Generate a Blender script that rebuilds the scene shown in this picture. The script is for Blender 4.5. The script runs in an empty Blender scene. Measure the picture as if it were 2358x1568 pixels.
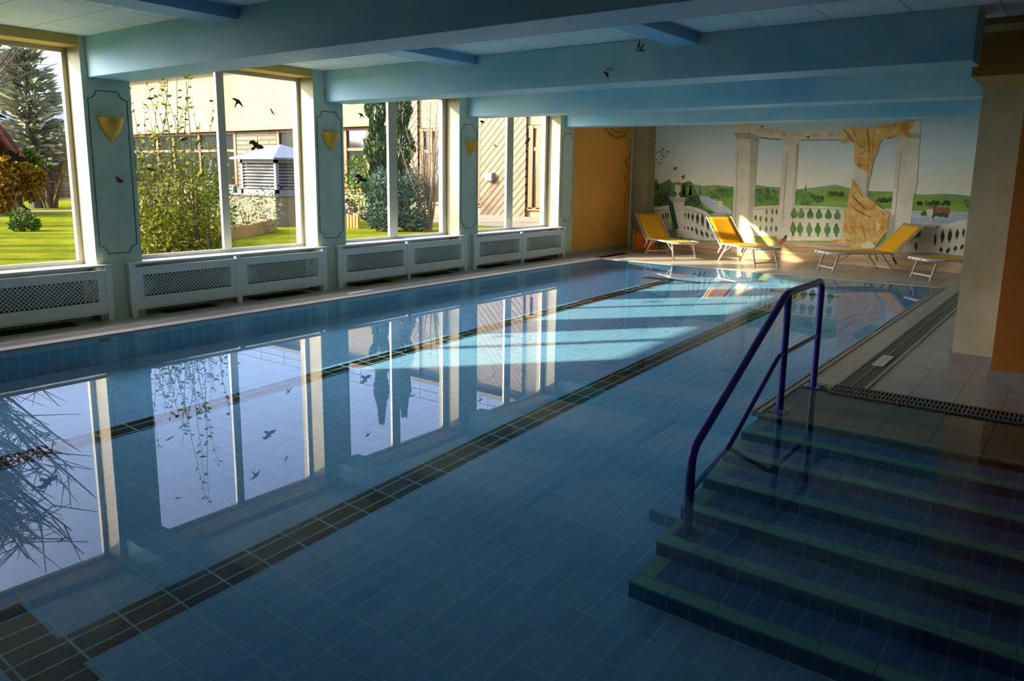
import bpy, bmesh, math, random
from mathutils import Vector, Matrix
random.seed(7)
SC = bpy.context.scene
COL = SC.collection
PI = math.pi
# ------------------------------------------------------------------ camera
FPX, CX, CY = 1793.082, 1177.909, 731.445
PIT, ROL, YAW = math.radians(10.4396), math.radians(.8150), math.radians(-36.4762)
CAM = Vector((.043, -.065, 1.655))
cyw, syw, cpi, spi = math.cos(YAW), math.sin(YAW), math.cos(PIT), math.sin(PIT)
_r = Vector((cyw, -syw, 0)); _f = Vector((syw*cpi, cyw*cpi, -spi)); _u = _r.cross(_f)
R2 = _r*math.cos(ROL) + _u*math.sin(ROL); U2 = -_r*math.sin(ROL) + _u*math.cos(ROL)
cam_d = bpy.data.cameras.new('camera'); cam = bpy.data.objects.new('camera', cam_d); COL.objects.link(cam)
cam.matrix_world = Matrix(((R2.x, U2.x, -_f.x, CAM.x), (R2.y, U2.y, -_f.y, CAM.y), (R2.z, U2.z, -_f.z, CAM.z), (0, 0, 0, 1)))
cam_d.sensor_width = 36; cam_d.sensor_fit = 'HORIZONTAL'; cam_d.lens = FPX/2358*36
cam_d.shift_x = -(CX-1179)/2358; cam_d.shift_y = (CY-784)/2358
cam_d.clip_start = .05; cam_d.clip_end = 500
SC.camera = cam
def ray(x, y): return R2*((x-CX)/FPX) - U2*((y-CY)/FPX) + _f
def onx(x, y, X): d = ray(x, y); return CAM + d*((X-CAM.x)/d.x)      # where the line of sight meets a wall X = const ...
def ony(x, y, Y): d = ray(x, y); return CAM + d*((Y-CAM.y)/d.y)
def onz(x, y, Z): d = ray(x, y); return CAM + d*((Z-CAM.z)/d.z)
# ------------------------------------------------------------------ mesh helpers
class MB:
    def __init__(s): s.v = []; s.f = []; s.m = []
    def add(s, vs, fs, mi=0):
        b = len(s.v); s.v += [tuple(v) for v in vs]
        for f in fs: s.f.append(tuple(b+i for i in f)); s.m.append(mi)
        return s
    def box(s, x0, x1, y0, y1, z0, z1, mi=0, mt=None):
        vs = [(x, y, z) for x in (x0, x1) for y in (y0, y1) for z in (z0, z1)]
        if mt is not None: vs = [mt @ Vector(v) for v in vs]
        fs = [(0, 1, 3, 2), (4, 6, 7, 5), (0, 4, 5, 1), (2, 3, 7, 6), (0, 2, 6, 4), (1, 5, 7, 3)]
        b = len(s.v); s.v += [tuple(v) for v in vs]
        for k, f in enumerate(fs):
            s.f.append(tuple(b+i for i in f)); s.m.append(mi[k] if isinstance(mi, (list, tuple)) else mi)
        return s
    def beam(s, a, b, w, h, up=(0, 0, 1), mi=0, taper=1.):
        a, b = Vector(a), Vector(b); d = (b-a).normalized(); up = Vector(up)
        x = d.cross(up)
        if x.length < 1e-4: x = d.cross(Vector((0, 1, 0)))
        x.normalize(); y = x.cross(d)
        vs = []
        for p, k in ((a, 1.), (b, taper)):
            for sx, sy in ((-1, -1), (1, -1), (1, 1), (-1, 1)): vs.append(p + x*(sx*w/2*k) + y*(sy*h/2*k))
        return s.add(vs, [(0, 1, 2, 3), (7, 6, 5, 4), (0, 4, 5, 1), (1, 5, 6, 2), (2, 6, 7, 3), (3, 7, 4, 0)], mi)
    def tube(s, pts, r, n=10, mi=0, cap=True):
        pts = [Vector(p) for p in pts]; rs = r if isinstance(r, (list, tuple)) else [r]*len(pts)
        b = len(s.v); prev = None
        for i, p in enumerate(pts):
            d = (pts[min(i+1, len(pts)-1)] - pts[max(i-1, 0)]).normalized()
            if prev is None:
                x = d.cross(Vector((0, 0, 1)))
                if x.length < 1e-3: x = d.cross(Vector((0, 1, 0)))
            else: x = prev - d*prev.dot(d)
            x.normalize(); prev = x; y = d.cross(x)
            for k in range(n):
                a = 2*PI*k/n; s.v.append(tuple(p + x*(rs[i]*math.cos(a)) + y*(rs[i]*math.sin(a))))
        for i in range(len(pts)-1):
            for k in range(n):
                k2 = (k+1) % n
                s.f.append((b+i*n+k, b+i*n+k2, b+(i+1)*n+k2, b+(i+1)*n+k)); s.m.append(mi)
        if cap:
            s.f.append(tuple(b+k for k in range(n))[::-1]); s.m.append(mi)
            e = b+(len(pts)-1)*n; s.f.append(tuple(e+k for k in range(n))); s.m.append(mi)
        return s
    def prism(s, pts, off, mi=0):                   # closed outline pushed along off
        pts = [Vector(p) for p in pts]; off = Vector(off); n = len(pts)
        fs = [tuple(range(n)), tuple(range(2*n-1, n-1, -1))] + [(i, n+i, n+(i+1) % n, (i+1) % n) for i in range(n)]
        return s.add(pts + [p+off for p in pts], fs, mi)
    def build(s, name, mats, parent=None, smooth=False, tri=False, fixn=True):
        me = bpy.data.meshes.new(name); me.from_pydata(s.v, [], s.f)
        for m in (mats if isinstance(mats, (list, tuple)) else [mats]): me.materials.append(m)
        me.polygons.foreach_set('material_index', s.m)
        if fixn or tri:
            bm = bmesh.new(); bm.from_mesh(me)
            if tri: bmesh.ops.triangulate(bm, faces=[f for f in bm.faces if len(f.verts) > 4])
            if fixn: bmesh.ops.recalc_face_normals(bm, faces=bm.faces)
            bm.to_mesh(me); bm.free()
        if smooth: me.polygons.foreach_set('use_smooth', [True]*len(me.polygons))
        me.update()
        o = bpy.data.objects.new(name, me); COL.objects.link(o)
        if parent is not None: o.parent = parent; o.matrix_parent_inverse = parent.matrix_world.inverted()
        if smooth and smooth != 'all':
            md = o.modifiers.new('es', 'EDGE_SPLIT'); md.split_angle = math.radians(40)
        return o
def bevel(o, w=.004, seg=2):
    m = o.modifiers.new('bevel', 'BEVEL'); m.width = w; m.segments = seg; m.limit_method = 'ANGLE'; return o
def tag(o, label=None, cat=None, group=None, kind=None):
    if label: o['label'] = label
    if cat: o['category'] = cat
    if group: o['group'] = group
    if kind: o['kind'] = kind
    return o
def struct(o, label, cat): return tag(o, label, cat, kind='structure')
def empty(name, loc=(0, 0, 0)):
    o = bpy.data.objects.new(name, None); COL.objects.link(o); o.location = loc; o.empty_display_size = .2
    bpy.context.view_layer.update() if False else None
    o.matrix_world = Matrix.Translation(Vector(loc)); return o
def copy_tree(o, parent=None):
    c = o.copy(); COL.objects.link(c)
    if parent is not None: c.parent = parent
    for ch in list(o.children): copy_tree(ch, c)
    return c
def bend(pts, r=.06, n=5):                          # rounds the corners of a polyline
    pts = [Vector(p) for p in pts]; out = [pts[0]]
    for i in range(1, len(pts)-1):
        a, b, c = pts[i-1], pts[i], pts[i+1]
        p = b + (a-b).normalized()*min(r, (a-b).length*.45); q = b + (c-b).normalized()*min(r, (c-b).length*.45)
        for k in range(n+1):
            t = k/n; out.append(p*(1-t)**2 + b*(2*t*(1-t)) + q*t*t)
    return out + [pts[-1]]
# ------------------------------------------------------------------ materials
def lin(c): c /= 255; return c/12.92 if c <= .04045 else ((c+.055)/1.055)**2.4
def rgb(r, g, b): return (lin(r), lin(g), lin(b), 1)
def seen(r, g, b, k=.30): return tuple(min(.88, lin(c)/k) for c in (r, g, b)) + (1,)
class NT:
    def __init__(s, name):
        s.mat = bpy.data.materials.new(name); s.mat.use_nodes = True; s.t = s.mat.node_tree; s.t.nodes.clear()
        s.out = s.n('ShaderNodeOutputMaterial'); s.b = s.n('ShaderNodeBsdfPrincipled'); s.l(s.b, 0, s.out, 0)
    def n(s, k, **kw):
        nd = s.t.nodes.new(k)
        for a, v in kw.items(): setattr(nd, a, v)
        return nd
    def l(s, a, ao, b, bi): s.t.links.new(a.outputs[ao], b.inputs[bi])
    def set(s, **kw):
        for k, v in kw.items(): s.b.inputs[k.replace('_', ' ')].default_value = v
        return s
    def pos(s): return s.n('ShaderNodeNewGeometry')
    def mapped(s, sc=(1, 1, 1), rot=(0, 0, 0), loc=(0, 0, 0), src=None):
        g = src or s.n('ShaderNodeTexCoord'); m = s.n('ShaderNodeMapping')
        m.inputs['Scale'].default_value = sc; m.inputs['Rotation'].default_value = rot; m.inputs['Location'].default_value = loc
        s.l(g, 'Object' if src is None else 'Position', m, 0); return m
    def noise(s, vec, scale=5., detail=4., rough=.55):
        t = s.n('ShaderNodeTexNoise'); t.inputs['Scale'].default_value = scale; t.inputs['Detail'].default_value = detail
        t.inputs['Roughness'].default_value = rough
        if vec is not None: s.l(vec, 0, t, 'Vector')
        return t
    def ramp(s, src, so, stops):
        r = s.n('ShaderNodeValToRGB'); e = r.color_ramp.elements
        while len(e) < len(stops): e.new(.5)
        for k, (p, c) in enumerate(stops): e[k].position = p; e[k].color = c
        s.l(src, so, r, 0); return r
    def bump(s, src, so, strength=.2, dist=.01):
        b = s.n('ShaderNodeBump'); b.inputs['Strength'].default_value = strength; b.inputs['Distance'].default_value = dist
        s.l(src, so, b, 'Height'); s.l(b, 0, s.b, 'Normal'); return b
def plain(name, c, rough=.5, metal=0., var=.0, scale=8., spec=.5, bump=0.):
    m = NT(name); m.set(Roughness=rough, Metallic=metal)
    m.b.inputs['Specular IOR Level'].default_value = spec
    if var:
        nz = m.noise(m.mapped(), scale)
        a = tuple(min(1, x*(1-var)) for x in c[:3]) + (1,); b = tuple(min(1, x*(1+var)) for x in c[:3]) + (1,)
        m.l(m.ramp(nz, 0, [(.3, a), (.7, b)]), 0, m.b, 'Base Color')
        if bump: m.bump(nz, 0, bump, .005)
    else: m.b.inputs['Base Color'].default_value = c
    return m.mat
def tiles(name, c1, c2, grout, w, h, g=.005, axes='xy', rough=.3, off=0., loc=(0, 0, 0), bumpk=.3, var=None, spec=.5):
    m = NT(name); geo = m.pos(); sep = m.n('ShaderNodeSeparateXYZ'); m.l(geo, 'Position', sep, 0)
    cmb = m.n('ShaderNodeCombineXYZ')
    for i, a in enumerate(axes): m.l(sep, a.upper(), cmb, i)
    mp = m.n('ShaderNodeMapping'); mp.inputs['Location'].default_value = loc; m.l(cmb, 0, mp, 0)
    br = m.n('ShaderNodeTexBrick', offset=off, squash=1.); br.inputs['Scale'].default_value = 1
    br.inputs['Brick Width'].default_value = w; br.inputs['Row Height'].default_value = h
    br.inputs['Mortar Size'].default_value = g; br.inputs['Mortar Smooth'].default_value = .1; br.inputs['Bias'].default_value = 0
    br.inputs['Color1'].default_value = c1; br.inputs['Color2'].default_value = c2; br.inputs['Mortar'].default_value = grout
    m.l(mp, 0, br, 'Vector')
    if var:
        nz = m.noise(mp, var[0], 5.); mx = m.n('ShaderNodeMix', data_type='RGBA', blend_type='MULTIPLY'); mx.inputs[0].default_value = var[1]
        m.l(br, 0, mx, 6); m.l(m.ramp(nz, 0, [(.3, (.55, .52, .48, 1)), (.65, (1, 1, 1, 1))]), 0, mx, 7); m.l(mx, 2, m.b, 'Base Color')
    else: m.l(br, 0, m.b, 'Base Color')
    m.set(Roughness=rough); m.b.inputs['Specular IOR Level'].default_value = spec
    inv = m.n('ShaderNodeMath', operation='SUBTRACT'); inv.inputs[0].default_value = 1; m.l(br, 1, inv, 1); m.bump(inv, 0, bumpk, .004)
    return m.mat
def marble(name, a, b, rough=.55, scale=1.3):
    m = NT(name); mp = m.mapped(src=m.pos()); n1 = m.noise(mp, scale, 8., .65); n2 = m.noise(mp, scale*4, 6.)
    mx = m.n('ShaderNodeMath', operation='ADD'); m.l(n1, 0, mx, 0)
    ml = m.n('ShaderNodeMath', operation='MULTIPLY'); ml.inputs[1].default_value = .35; m.l(n2, 0, ml, 0); m.l(ml, 0, mx, 1)
    m.l(m.ramp(mx, 0, [(.45, a), (.85, b)]), 0, m.b, 'Base Color'); m.set(Roughness=rough); return m.mat
def glass(name):
    m = NT(name); t = m.n('ShaderNodeBsdfTransparent'); g = m.n('ShaderNodeBsdfGlossy'); g.inputs['Roughness'].default_value = .0
    f = m.n('ShaderNodeFresnel'); f.inputs[0].default_value = 1.4; x = m.n('ShaderNodeMixShader')
    ge = m.pos(); k = m.n('ShaderNodeMath', operation='MULTIPLY_ADD'); m.l(ge, 'Backfacing', k, 0); k.inputs[1].default_value = -1; k.inputs[2].default_value = 1
    k2 = m.n('ShaderNodeMath', operation='MULTIPLY'); m.l(f, 0, k2, 0); m.l(k, 0, k2, 1); m.l(k2, 0, x, 0); m.l(t, 0, x, 1); m.l(g, 0, x, 2); m.l(x, 0, m.out, 0); m.t.nodes.remove(m.b); return m.mat
WHITE = plain('white_lacquer', rgb(232, 238, 236), .4)
FRAMEW = plain('window_frame_white', rgb(186, 183, 168), .35)
MARB = marble('marbled_green_grey', rgb(190, 204, 182), rgb(218, 222, 202))
MARBR = marble('marbled_beige_grey', rgb(176, 170, 132), rgb(206, 200, 168))
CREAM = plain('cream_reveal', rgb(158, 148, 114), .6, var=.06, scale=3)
MUST = plain('mustard_header', rgb(205, 170, 95), .6)
ORANGE = plain('orange_wall_paint', rgb(236, 168, 70), .65, var=.07, scale=1.5)
ORANGED = plain('burnt_orange_paint', rgb(190, 112, 30), .65, var=.08, scale=2)
TANP = plain('tan_capital_paint', rgb(158, 112, 48), .65, var=.1, scale=2)
BEIGELIT = plain('beige_lit_moulding', rgb(190, 165, 105), .6)  # light on the capital's flared undersides is put into this paler beige
def cloudpaint(name, a, b):
    m = NT(name); mp = m.mapped((1, 1, 1.6), src=m.pos()); n = m.noise(mp, .55, 6., .6)
    m.l(m.ramp(n, 0, [(.42, a), (.72, b)]), 0, m.b, 'Base Color'); m.set(Roughness=.5); return m.mat
BEAMP = cloudpaint('sky_blue_beam_paint', rgb(126, 186, 214), rgb(176, 206, 214))
XBEAM = plain('blue_crossbeam_paint', rgb(140, 190, 228), .5)
CEILM = tiles('ceiling_panels', rgb(222, 236, 238), rgb(216, 232, 236), rgb(150, 170, 180), .62, .62, .006, 'xy', .7, loc=(.1, .2, 0))
DECK = tiles('deck_tiles', rgb(186, 180, 166), rgb(178, 172, 160), rgb(124, 117, 106), .305, .455, .004, 'xy', .28, loc=(.03, .14, 0), var=(5., .35))
WETDECK = tiles('wet_deck_tiles', rgb(164, 154, 134), rgb(154, 146, 128), rgb(104, 96, 84), .305, .455, .004, 'xy', .2, loc=(.03, .14, 0), var=(4., .5))
POOLF = tiles('pool_floor_tiles', rgb(134, 188, 222), rgb(126, 181, 218), rgb(160, 210, 220), .25, .12, .005, 'yx', .25, loc=(.1, .03, 0), spec=.12)
POOLX = tiles('pool_wall_tiles_x', rgb(112, 186, 212), rgb(106, 180, 208), rgb(160, 210, 214), .125, .25, .006, 'yz', .25)
POOLY = tiles('pool_wall_tiles_y', rgb(112, 188, 210), rgb(106, 182, 206), rgb(160, 210, 214), .125, .25, .006, 'xz', .25)
LANEM = tiles('black_lane_tiles', rgb(12, 11, 10), rgb(18, 15, 12), rgb(140, 190, 195), .25, .12, .006, 'yx', .2, loc=(.1, .03, 0), spec=.12)
STEPB = tiles('step_blue_tiles', rgb(84, 128, 178), rgb(92, 134, 184), rgb(130, 165, 180), .125, .25, .005, 'xy', .3)
STEPR = tiles('step_riser_tiles', rgb(76, 112, 160), rgb(82, 118, 166), rgb(120, 155, 170), .125, .25, .005, 'xz', .3)
STEPG = tiles('step_green_nosing', rgb(130, 190, 172), rgb(124, 184, 166), rgb(100, 150, 138), .25, .25, .004, 'xy', .3)
GRATE = plain('grey_grate', rgb(120, 112, 108), .5)
GRATED = plain('dark_drain', rgb(28, 27, 26), .7)
STONE = plain('stone_lip', rgb(170, 160, 150), .4, var=.08, scale=6)
GLASS = glass('window_glass')
BLACKD = plain('black_decal', rgb(36, 20, 22), .5)
YELLOWF = plain('yellow_fabric', rgb(238, 170, 12), .7, var=.05, scale=30)
ORANGEF = plain('orange_fabric', rgb(240, 120, 20), .7)
ALU = plain('white_aluminium', rgb(215, 205, 195), .3, .3)
PLASTW = plain('white_plastic', rgb(225, 222, 222), .35)
GREYP = plain('grey_plastic', rgb(70, 66, 62), .5)
RAILM = plain('purple_blue_rail', rgb(62, 52, 150), .22)
SCONCE = plain('mustard_plaster', rgb(226, 172, 52), .55)
DARKV = plain('dark_void', rgb(18, 16, 14), .9)
# ================================================================== the room
X0, XG, YF, ZC, ZB = -8.58, -8.87, 16.09, 3.0, 2.59
WIN = [(1.484, 4.012), (4.523, 7.04), (7.552, 10.067), (10.57, 13.13)]
MUL = [(2.70, 2.83), (5.765, 5.875), (8.715, 8.895), (11.77, 11.97)]
# window wall: piers, spandrels, headers
w = MB()
edges = [-3.2, 1.484, 4.012, 4.523, 7.04, 7.552, 10.067, 10.57, 13.13, 16.3]
for k in range(0, len(edges), 2):
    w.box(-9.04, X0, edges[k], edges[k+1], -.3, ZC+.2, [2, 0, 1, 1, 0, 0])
for a, b in WIN:
    w.box(-9.04, -8.80, a, b, -.3, .595, [2, 0, 0, 0, 0, 0])
    w.box(-9.04, X0, a, b, 2.90, ZC+.2, [2, 3, 3, 3, 3, 3])
STUCW = plain('outside_wall_plaster', rgb(150, 140, 110), .8)
wl = struct(w.build('wall_left', [MARB, CREAM, STUCW, MUST]), 'marbled grey-green window wall of four wide openings beside the pool', 'wall')
op = MB().box(X0-.001, X0+.004, 13.66, YF-.01, .10, ZC, 0).build('wall_left_panel', ORANGE)
struct(op, 'plain orange wall field beyond the last window', 'wall')
struct(MB().box(X0-.001, X0+.018, 13.13, YF, 0, .10).build('baseboard_left', marble('baseboard_stone', rgb(150, 142, 130), rgb(180, 172, 160), .4)), 'stone baseboard below the orange wall field', 'baseboard')
# painted pilaster panels
LINE = plain('painted_groove_line', rgb(92, 112, 108), .6)
def moulding(n, y0, y1, label):
    mb = MB(); z0, z1, c = .735, 2.465, .085
    P = [(y0+c, z0), (y1-c, z0)]
    def arc(cy, cz, a0, a1): return [(cy+c*math.cos(math.radians(a0+(a1-a0)*t/6)), cz+c*math.sin(math.radians(a0+(a1-a0)*t/6))) for t in range(7)]
    out = arc(y1, z0, 180, 90) + arc(y1, z1, 270, 180) + arc(y0, z1, 360, 270) + arc(y0, z0, 90, 0)
    out.append(out[0])
    mb.tube([(X0+.001, a, b) for a, b in out], .006, 6)
    struct(mb.build('trim_%d' % n, LINE), label, 'trim')
moulding(1, 4.06, 4.475, 'scalloped panel line on the pillar between first and second window')
moulding(2, 7.085, 7.51, 'scalloped panel line on the pillar between second and third window')
moulding(3, 10.115, 10.525, 'scalloped panel line on the pillar between third and fourth window')
moulding(4, 13.22, 13.62, 'scalloped panel line on the pillar beside the orange wall')
# windows
ORD = ['first', 'second', 'third', 'fourth', 'near']
for i, ((a, b), (m0, m1)) in enumerate(zip(WIN, MUL)):
    r = empty('window_%d' % (i+1), (XG, (a+b)/2, .6))
    struct(r, '%s white framed two-pane window of the pool hall' % ORD[i], 'window')
    f = MB(); t = .05
    f.box(XG-.04, XG, a, b, .595, .66); f.box(XG-.04, XG, a, b, 2.85, 2.90)
    f.box(XG-.04, XG, a, a+t, .66, 2.85); f.box(XG-.04, XG, b-t, b, .66, 2.85)
    g0, g1 = a+t, b-t
    bevel(f.build('frame', FRAMEW, r))
    bevel(MB().box(XG-.042, XG+.006, m0, m1, .655, 2.855).build('mullion', FRAMEW, r))
    if i in (2, 3):                                  # opening casement in the right pane
        s = MB(); q0, q1 = m1, g1
        s.box(XG-.03, XG+.004, q1-.05, q1, .66, 2.85)
        bevel(s.build('casement', FRAMEW, r))
    for q0, q1 in ((g0, m0), (m1, g1)):
        MB().box(XG-.024, XG-.016, q0, q1, .66, 2.85).build('pane', GLASS, r)
    MB().box(XG-.01, X0-.03, a, b, .595, .612).build('sill', WHITE, r)
# ceiling and its beams
struct(MB().box(-9.0, 3.3, -3.2, 16.2, ZC, ZC+.2).build('ceiling', CEILM), 'pale square ceiling panels between the beams', 'ceiling')
BY = [1.01, 4.075, 7.235, 10.27, 13.28]
BL = ['deep blue painted ceiling beam over the near end', 'deep ceiling beam above the pillar of the first wall lamp', 'blue ceiling beam with two painted swallows', 'blue ceiling beam above the third wall lamp', 'blue ceiling beam nearest the mural']
for i, y in enumerate(BY):
    bevel(struct(MB().box(X0-.0, [2.6, 2.6, -.87, 3.2, 3.2][i], y, y+.45, ZB, ZC).build('ceiling_beam', BEAMP), BL[i], 'beam'), .006)
XB = ['over the first bay', 'between the first and second big beams', 'between the swallow beam and the next', 'in the bay before the mural']
for i in range(4):
    ya, yb = BY[i]+.45, BY[i+1]
    for j, (xa, xb) in enumerate(((-6.27, -5.92), (-3.45, -3.18))):
        struct(MB().box(xa, xb, ya, yb, 2.90, ZC).build('ceiling_crossbeam', XBEAM), 'shallow blue crossbeam %s, %s the windows' % (XB[i], 'closer to' if j == 0 else 'farther from'), 'beam')
# other walls (far wall carries the mural)
SKYP = NT('mural_sky_paint')
sp = SKYP.n('ShaderNodeSeparateXYZ'); SKYP.l(SKYP.pos(), 'Position', sp, 0)
nz = SKYP.noise(SKYP.mapped((.5, 1, 1.8), src=SKYP.pos()), 1.6, 6., .6)
ad = SKYP.n('ShaderNodeMath', operation='MULTIPLY_ADD'); SKYP.l(nz, 0, ad, 0); ad.inputs[1].default_value = .9; SKYP.l(sp, 2, ad, 2)
mr = SKYP.n('ShaderNodeMapRange'); mr.inputs[1].default_value = 1.3; mr.inputs[2].default_value = 3.4; SKYP.l(ad, 0, mr, 0)
SKYP.l(SKYP.ramp(mr, 0, [(0, rgb(232, 232, 212)), (.35, rgb(224, 222, 196)), (.62, rgb(206, 220, 218)), (1, rgb(170, 206, 222))]), 0, SKYP.b, 'Base Color'); SKYP.set(Roughness=.6)
struct(MB().box(-8.9, 3.3, YF, YF+.2, -.3, ZC+.2).build('wall_far', SKYP.mat), 'far end wall painted with a hazy pale sky', 'wall')
struct(MB().box(3.2, 3.4, -3.2, 16.2, -.3, ZC+.2).build('wall_right', marble('right_wall_paint', rgb(150, 142, 108), rgb(186, 178, 148))), 'marbled beige wall on the dry side of the hall', 'wall')
struct(MB().box(-8.9, 3.3, -3.4, -3.2, -.3, ZC+.2).build('wall_back', MARBR), 'marbled wall behind the near end of the pool', 'wall')
# deck
PX0, PX1, PY0, PY1, PZ = -7.79, -1.72, .2, 13.61, -1.15
d = MB()
d.box(-8.8, -8.1, -3.2, PY1, -.3, 0).box(-8.1, -7.93, -3.2, PY1+.14, -.3, -.004).box(-8.1, -7.93, PY1+.14, 15, -.3, 0)
d.box(-8.8, -8.1, PY1, YF, -.3, 0).box(-8.1, 3.2, PY1+.14, YF, -.3, 0)
d.box(-1.70, 3.2, 6.45, PY1+.14, -.3, 0)
d.box(2.2, 3.2, -3.2, 6.45, -.3, 0).box(-7.93, 2.2, -3.2, PY0, -.3, 0)
struct(d.build('floor', DECK), 'beige tiled deck around the pool', 'floor')
struct(MB().box(-1.72, 2.2, 5.30, 6.18, -.3, -.012).build('floor_wet', WETDECK), 'shallow flooded strip of deck tiles at the head of the pool steps', 'floor')
lp = MB().box(-7.93, PX0, PY0, PY1, -.12, .010).box(-7.93, -1.70, PY1, PY1+.14, -.12, .010).box(-1.772, -1.75, 5.32, PY1, -.12, .008).box(-1.735, -1.70, 5.32, PY1, -.12, .008)
struct(lp.build('trim_5', STONE), 'narrow pale stone lip along the water edge', 'trim')
# pool basin
pb = MB().box(PX0-.2, 2.4, PY0-.2, PY1+.2, PZ-.1, PZ)
basin = struct(pb.build('pool_basin', POOLF), 'blue tiled pool basin under the water', 'pool')
MB().box(PX0-.2, PX0, PY0-.2, PY1+.2, PZ, -.12).build('basin_side', POOLX, basin)
MB().box(PX1, PX1+.2, 5.30, PY1+.2, PZ, -.12).build('basin_side', POOLX, basin)
MB().box(PX0, PX1, PY1, PY1+.2, PZ, -.12).build('basin_end', POOLY, basin)
MB().box(PX0, 2.3, PY0-.2, PY0, PZ, -.12).build('basin_end', POOLY, basin)
MB().box(2.2, 2.4, PY0, 5.4, PZ, -.1).build('basin_side', POOLX, basin)
MB().box(PX1-.27, PX1, 4.18, PY1, PZ, PZ+.16, [1, 1, 2, 2, 0, 0]).build('ledge', [POOLF, POOLX, POOLY], basin)
for x0, ya, yb in ((-3.68, 1.2, 12.62), (-6.0, 1.2, 12.62)):
    mb = MB().box(x0, x0+.24, ya, yb, PZ, PZ+.003)
    xc = x0+.12
    for y in (12.62, 1.12): mb.box(xc-.54, xc+.54, y, y+.25, PZ, PZ+.0036)
    mb.build('lane_line', LANEM, basin)
# steps down into the pool
st = empty('pool_steps', (-.0, 4.3, PZ)); struct(st, 'broad tiled steps with green nosings leading down into the pool', 'steps')
for k in range(1, 7):
    yk = 5.30-.315*k; z = -.1643*k
    MB().box(PX1, 2.2, yk, yk+.33 if k > 1 else 5.32, PZ, z, [0, 0, 1, 1, 0, 0]).build('step', [STEPB, STEPR], st)
    MB().box(PX1-.004, 2.2, yk-.004, yk+.10, z-.018, z+.003).box(PX1-.004, PX1+.10, yk+.10, yk+.315, z-.018, z+.003).build('nosing', STEPG, st)
MB().box(PX1-.004, 2.2, 5.296, 5.33, -.05, -.008).build('nosing', STEPG, st)
MB().box(PX1, 2.2, 5.30, 5.32, -.17, -.05).build('step', [STEPR], st)
# water
WAT = bpy.data.materials.new('pool_water'); WAT.use_nodes = True
t = WAT.node_tree; t.nodes.clear()
o_ = t.nodes.new('ShaderNodeOutputMaterial'); rf = t.nodes.new('ShaderNodeBsdfRefraction'); gl = t.nodes.new('ShaderNodeBsdfGlossy'); fr = t.nodes.new('ShaderNodeFresnel'); mx = t.nodes.new('ShaderNodeMixShader')
rf.inputs['IOR'].default_value = 1.33; rf.inputs['Roughness'].default_value = 0; rf.inputs['Color'].default_value = (.86, .93, .97, 1)
gl.inputs['Roughness'].default_value = 0; fr.inputs[0].default_value = 1.33
mn = t.nodes.new('ShaderNodeMath'); mn.operation = 'MINIMUM'; mn.inputs[1].default_value = .9; t.links.new(fr.outputs[0], mn.inputs[0]); t.links.new(mn.outputs[0], mx.inputs[0]); t.links.new(rf.outputs[0], mx.inputs[1]); t.links.new(gl.outputs[0], mx.inputs[2]); t.links.new(mx.outputs[0], o_.inputs[0])
wv = MB()
wv.add([(PX0, PY0, 0), (-1.75, PY0, 0), (-1.75, PY1, 0), (PX0, PY1, 0)], [(0, 1, 2, 3)])
wv.add([(-1.75, PY0, 0), (2.2, PY0, 0), (2.2, 6.18, 0), (-1.75, 6.18, 0)], [(0, 1, 2, 3)])
water = struct(wv.build('pool_water', WAT, fixn=False, smooth='all'), 'still clear pool water reflecting the windows', 'water')
# right pillar
pr = empty('pillar_right', (-.2, 8.0, 0)); struct(pr, 'marbled pillar with an orange front block and stepped tan capital', 'pillar')
MB().box(-.857, .9, 7.97, 8.55, 0, 2.45).build('shaft', MARBR, pr)
MB().box(-.50, 1.0, 7.43, 7.97, 0, 2.5).build('front_block', ORANGED, pr)
MB().box(-.875, -.5, 7.952, 8.57, 0, .10).box(-.515, 1.0, 7.415, 7.97, 0, .10).build('baseboard', plain('pillar_base_stone', rgb(150, 140, 132), .4, var=.06), pr)
def tier(z0, z1, e0, e1, m, nm):
    xa, xb, ya, yb = -.857-e0, -.857-e1, 7.97-e0, 7.97-e1
    MB().add([(xa, ya, z0), (1.2, ya, z0), (1.2, 8.6, z0), (xa, 8.6, z0), (xb, yb, z1), (1.2, yb, z1), (1.2, 8.6, z1), (xb, 8.6, z1)],
             [(0, 3, 2, 1), (4, 5, 6, 7), (0, 1, 5, 4), (1, 2, 6, 5), (2, 3, 7, 6), (3, 0, 4, 7)]).build(nm, m, pr)
tier(2.44, 2.535, .0, .09, BEIGELIT, 'capital_moulding'); tier(2.535, 2.89, .09, .09, TANP, 'capital')
tier(2.89, 2.945, .09, .125, BEIGELIT, 'capital_moulding'); tier(2.945, 3.0, .125, .125, TANP, 'capital')
# ================================================================== things on the deck
g = MB().box(-1.49, -1.245, 6.45, 13.75, 0, .004, 1)
for x0, x1 in ((-1.49, -1.462), (-1.375, -1.366), (-1.275, -1.245)): g.box(x0, x1, 6.45, 13.75, .004, .008, 2)
y = 6.46
while y < 13.74:
    for x0, x1 in ((-1.46, -1.378), (-1.364, -1.278)): g.box(x0, x1, y, y+.011, .004, .0065, 0)
    y += .018
tag(g.build('drain_channel', [plain('drain_slat_grey', rgb(98, 92, 86), .5), GRATED, STONE], fixn=False), 'long grey slotted drain channel running beside the pool to the far end', 'drain')
g = MB().box(-1.475, 2.2, 6.18, 6.45, -.01, .002, 1)
for y0, y1 in ((6.18, 6.20), (6.30, 6.325), (6.425, 6.45)): g.box(-1.475, 2.2, y0, y1, .002, .014)
x = -1.475
while x < 2.19: g.box(x, x+.013, 6.18, 6.45, .002, .0135); x += .0285
tag(g.build('drain_grate', [GRATE, GRATED], fixn=False), 'slotted grate across the deck at the head of the steps', 'drain')
pl = MB().box(-1.405, -1.312, 7.37, 7.85, .008, .014)
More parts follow.
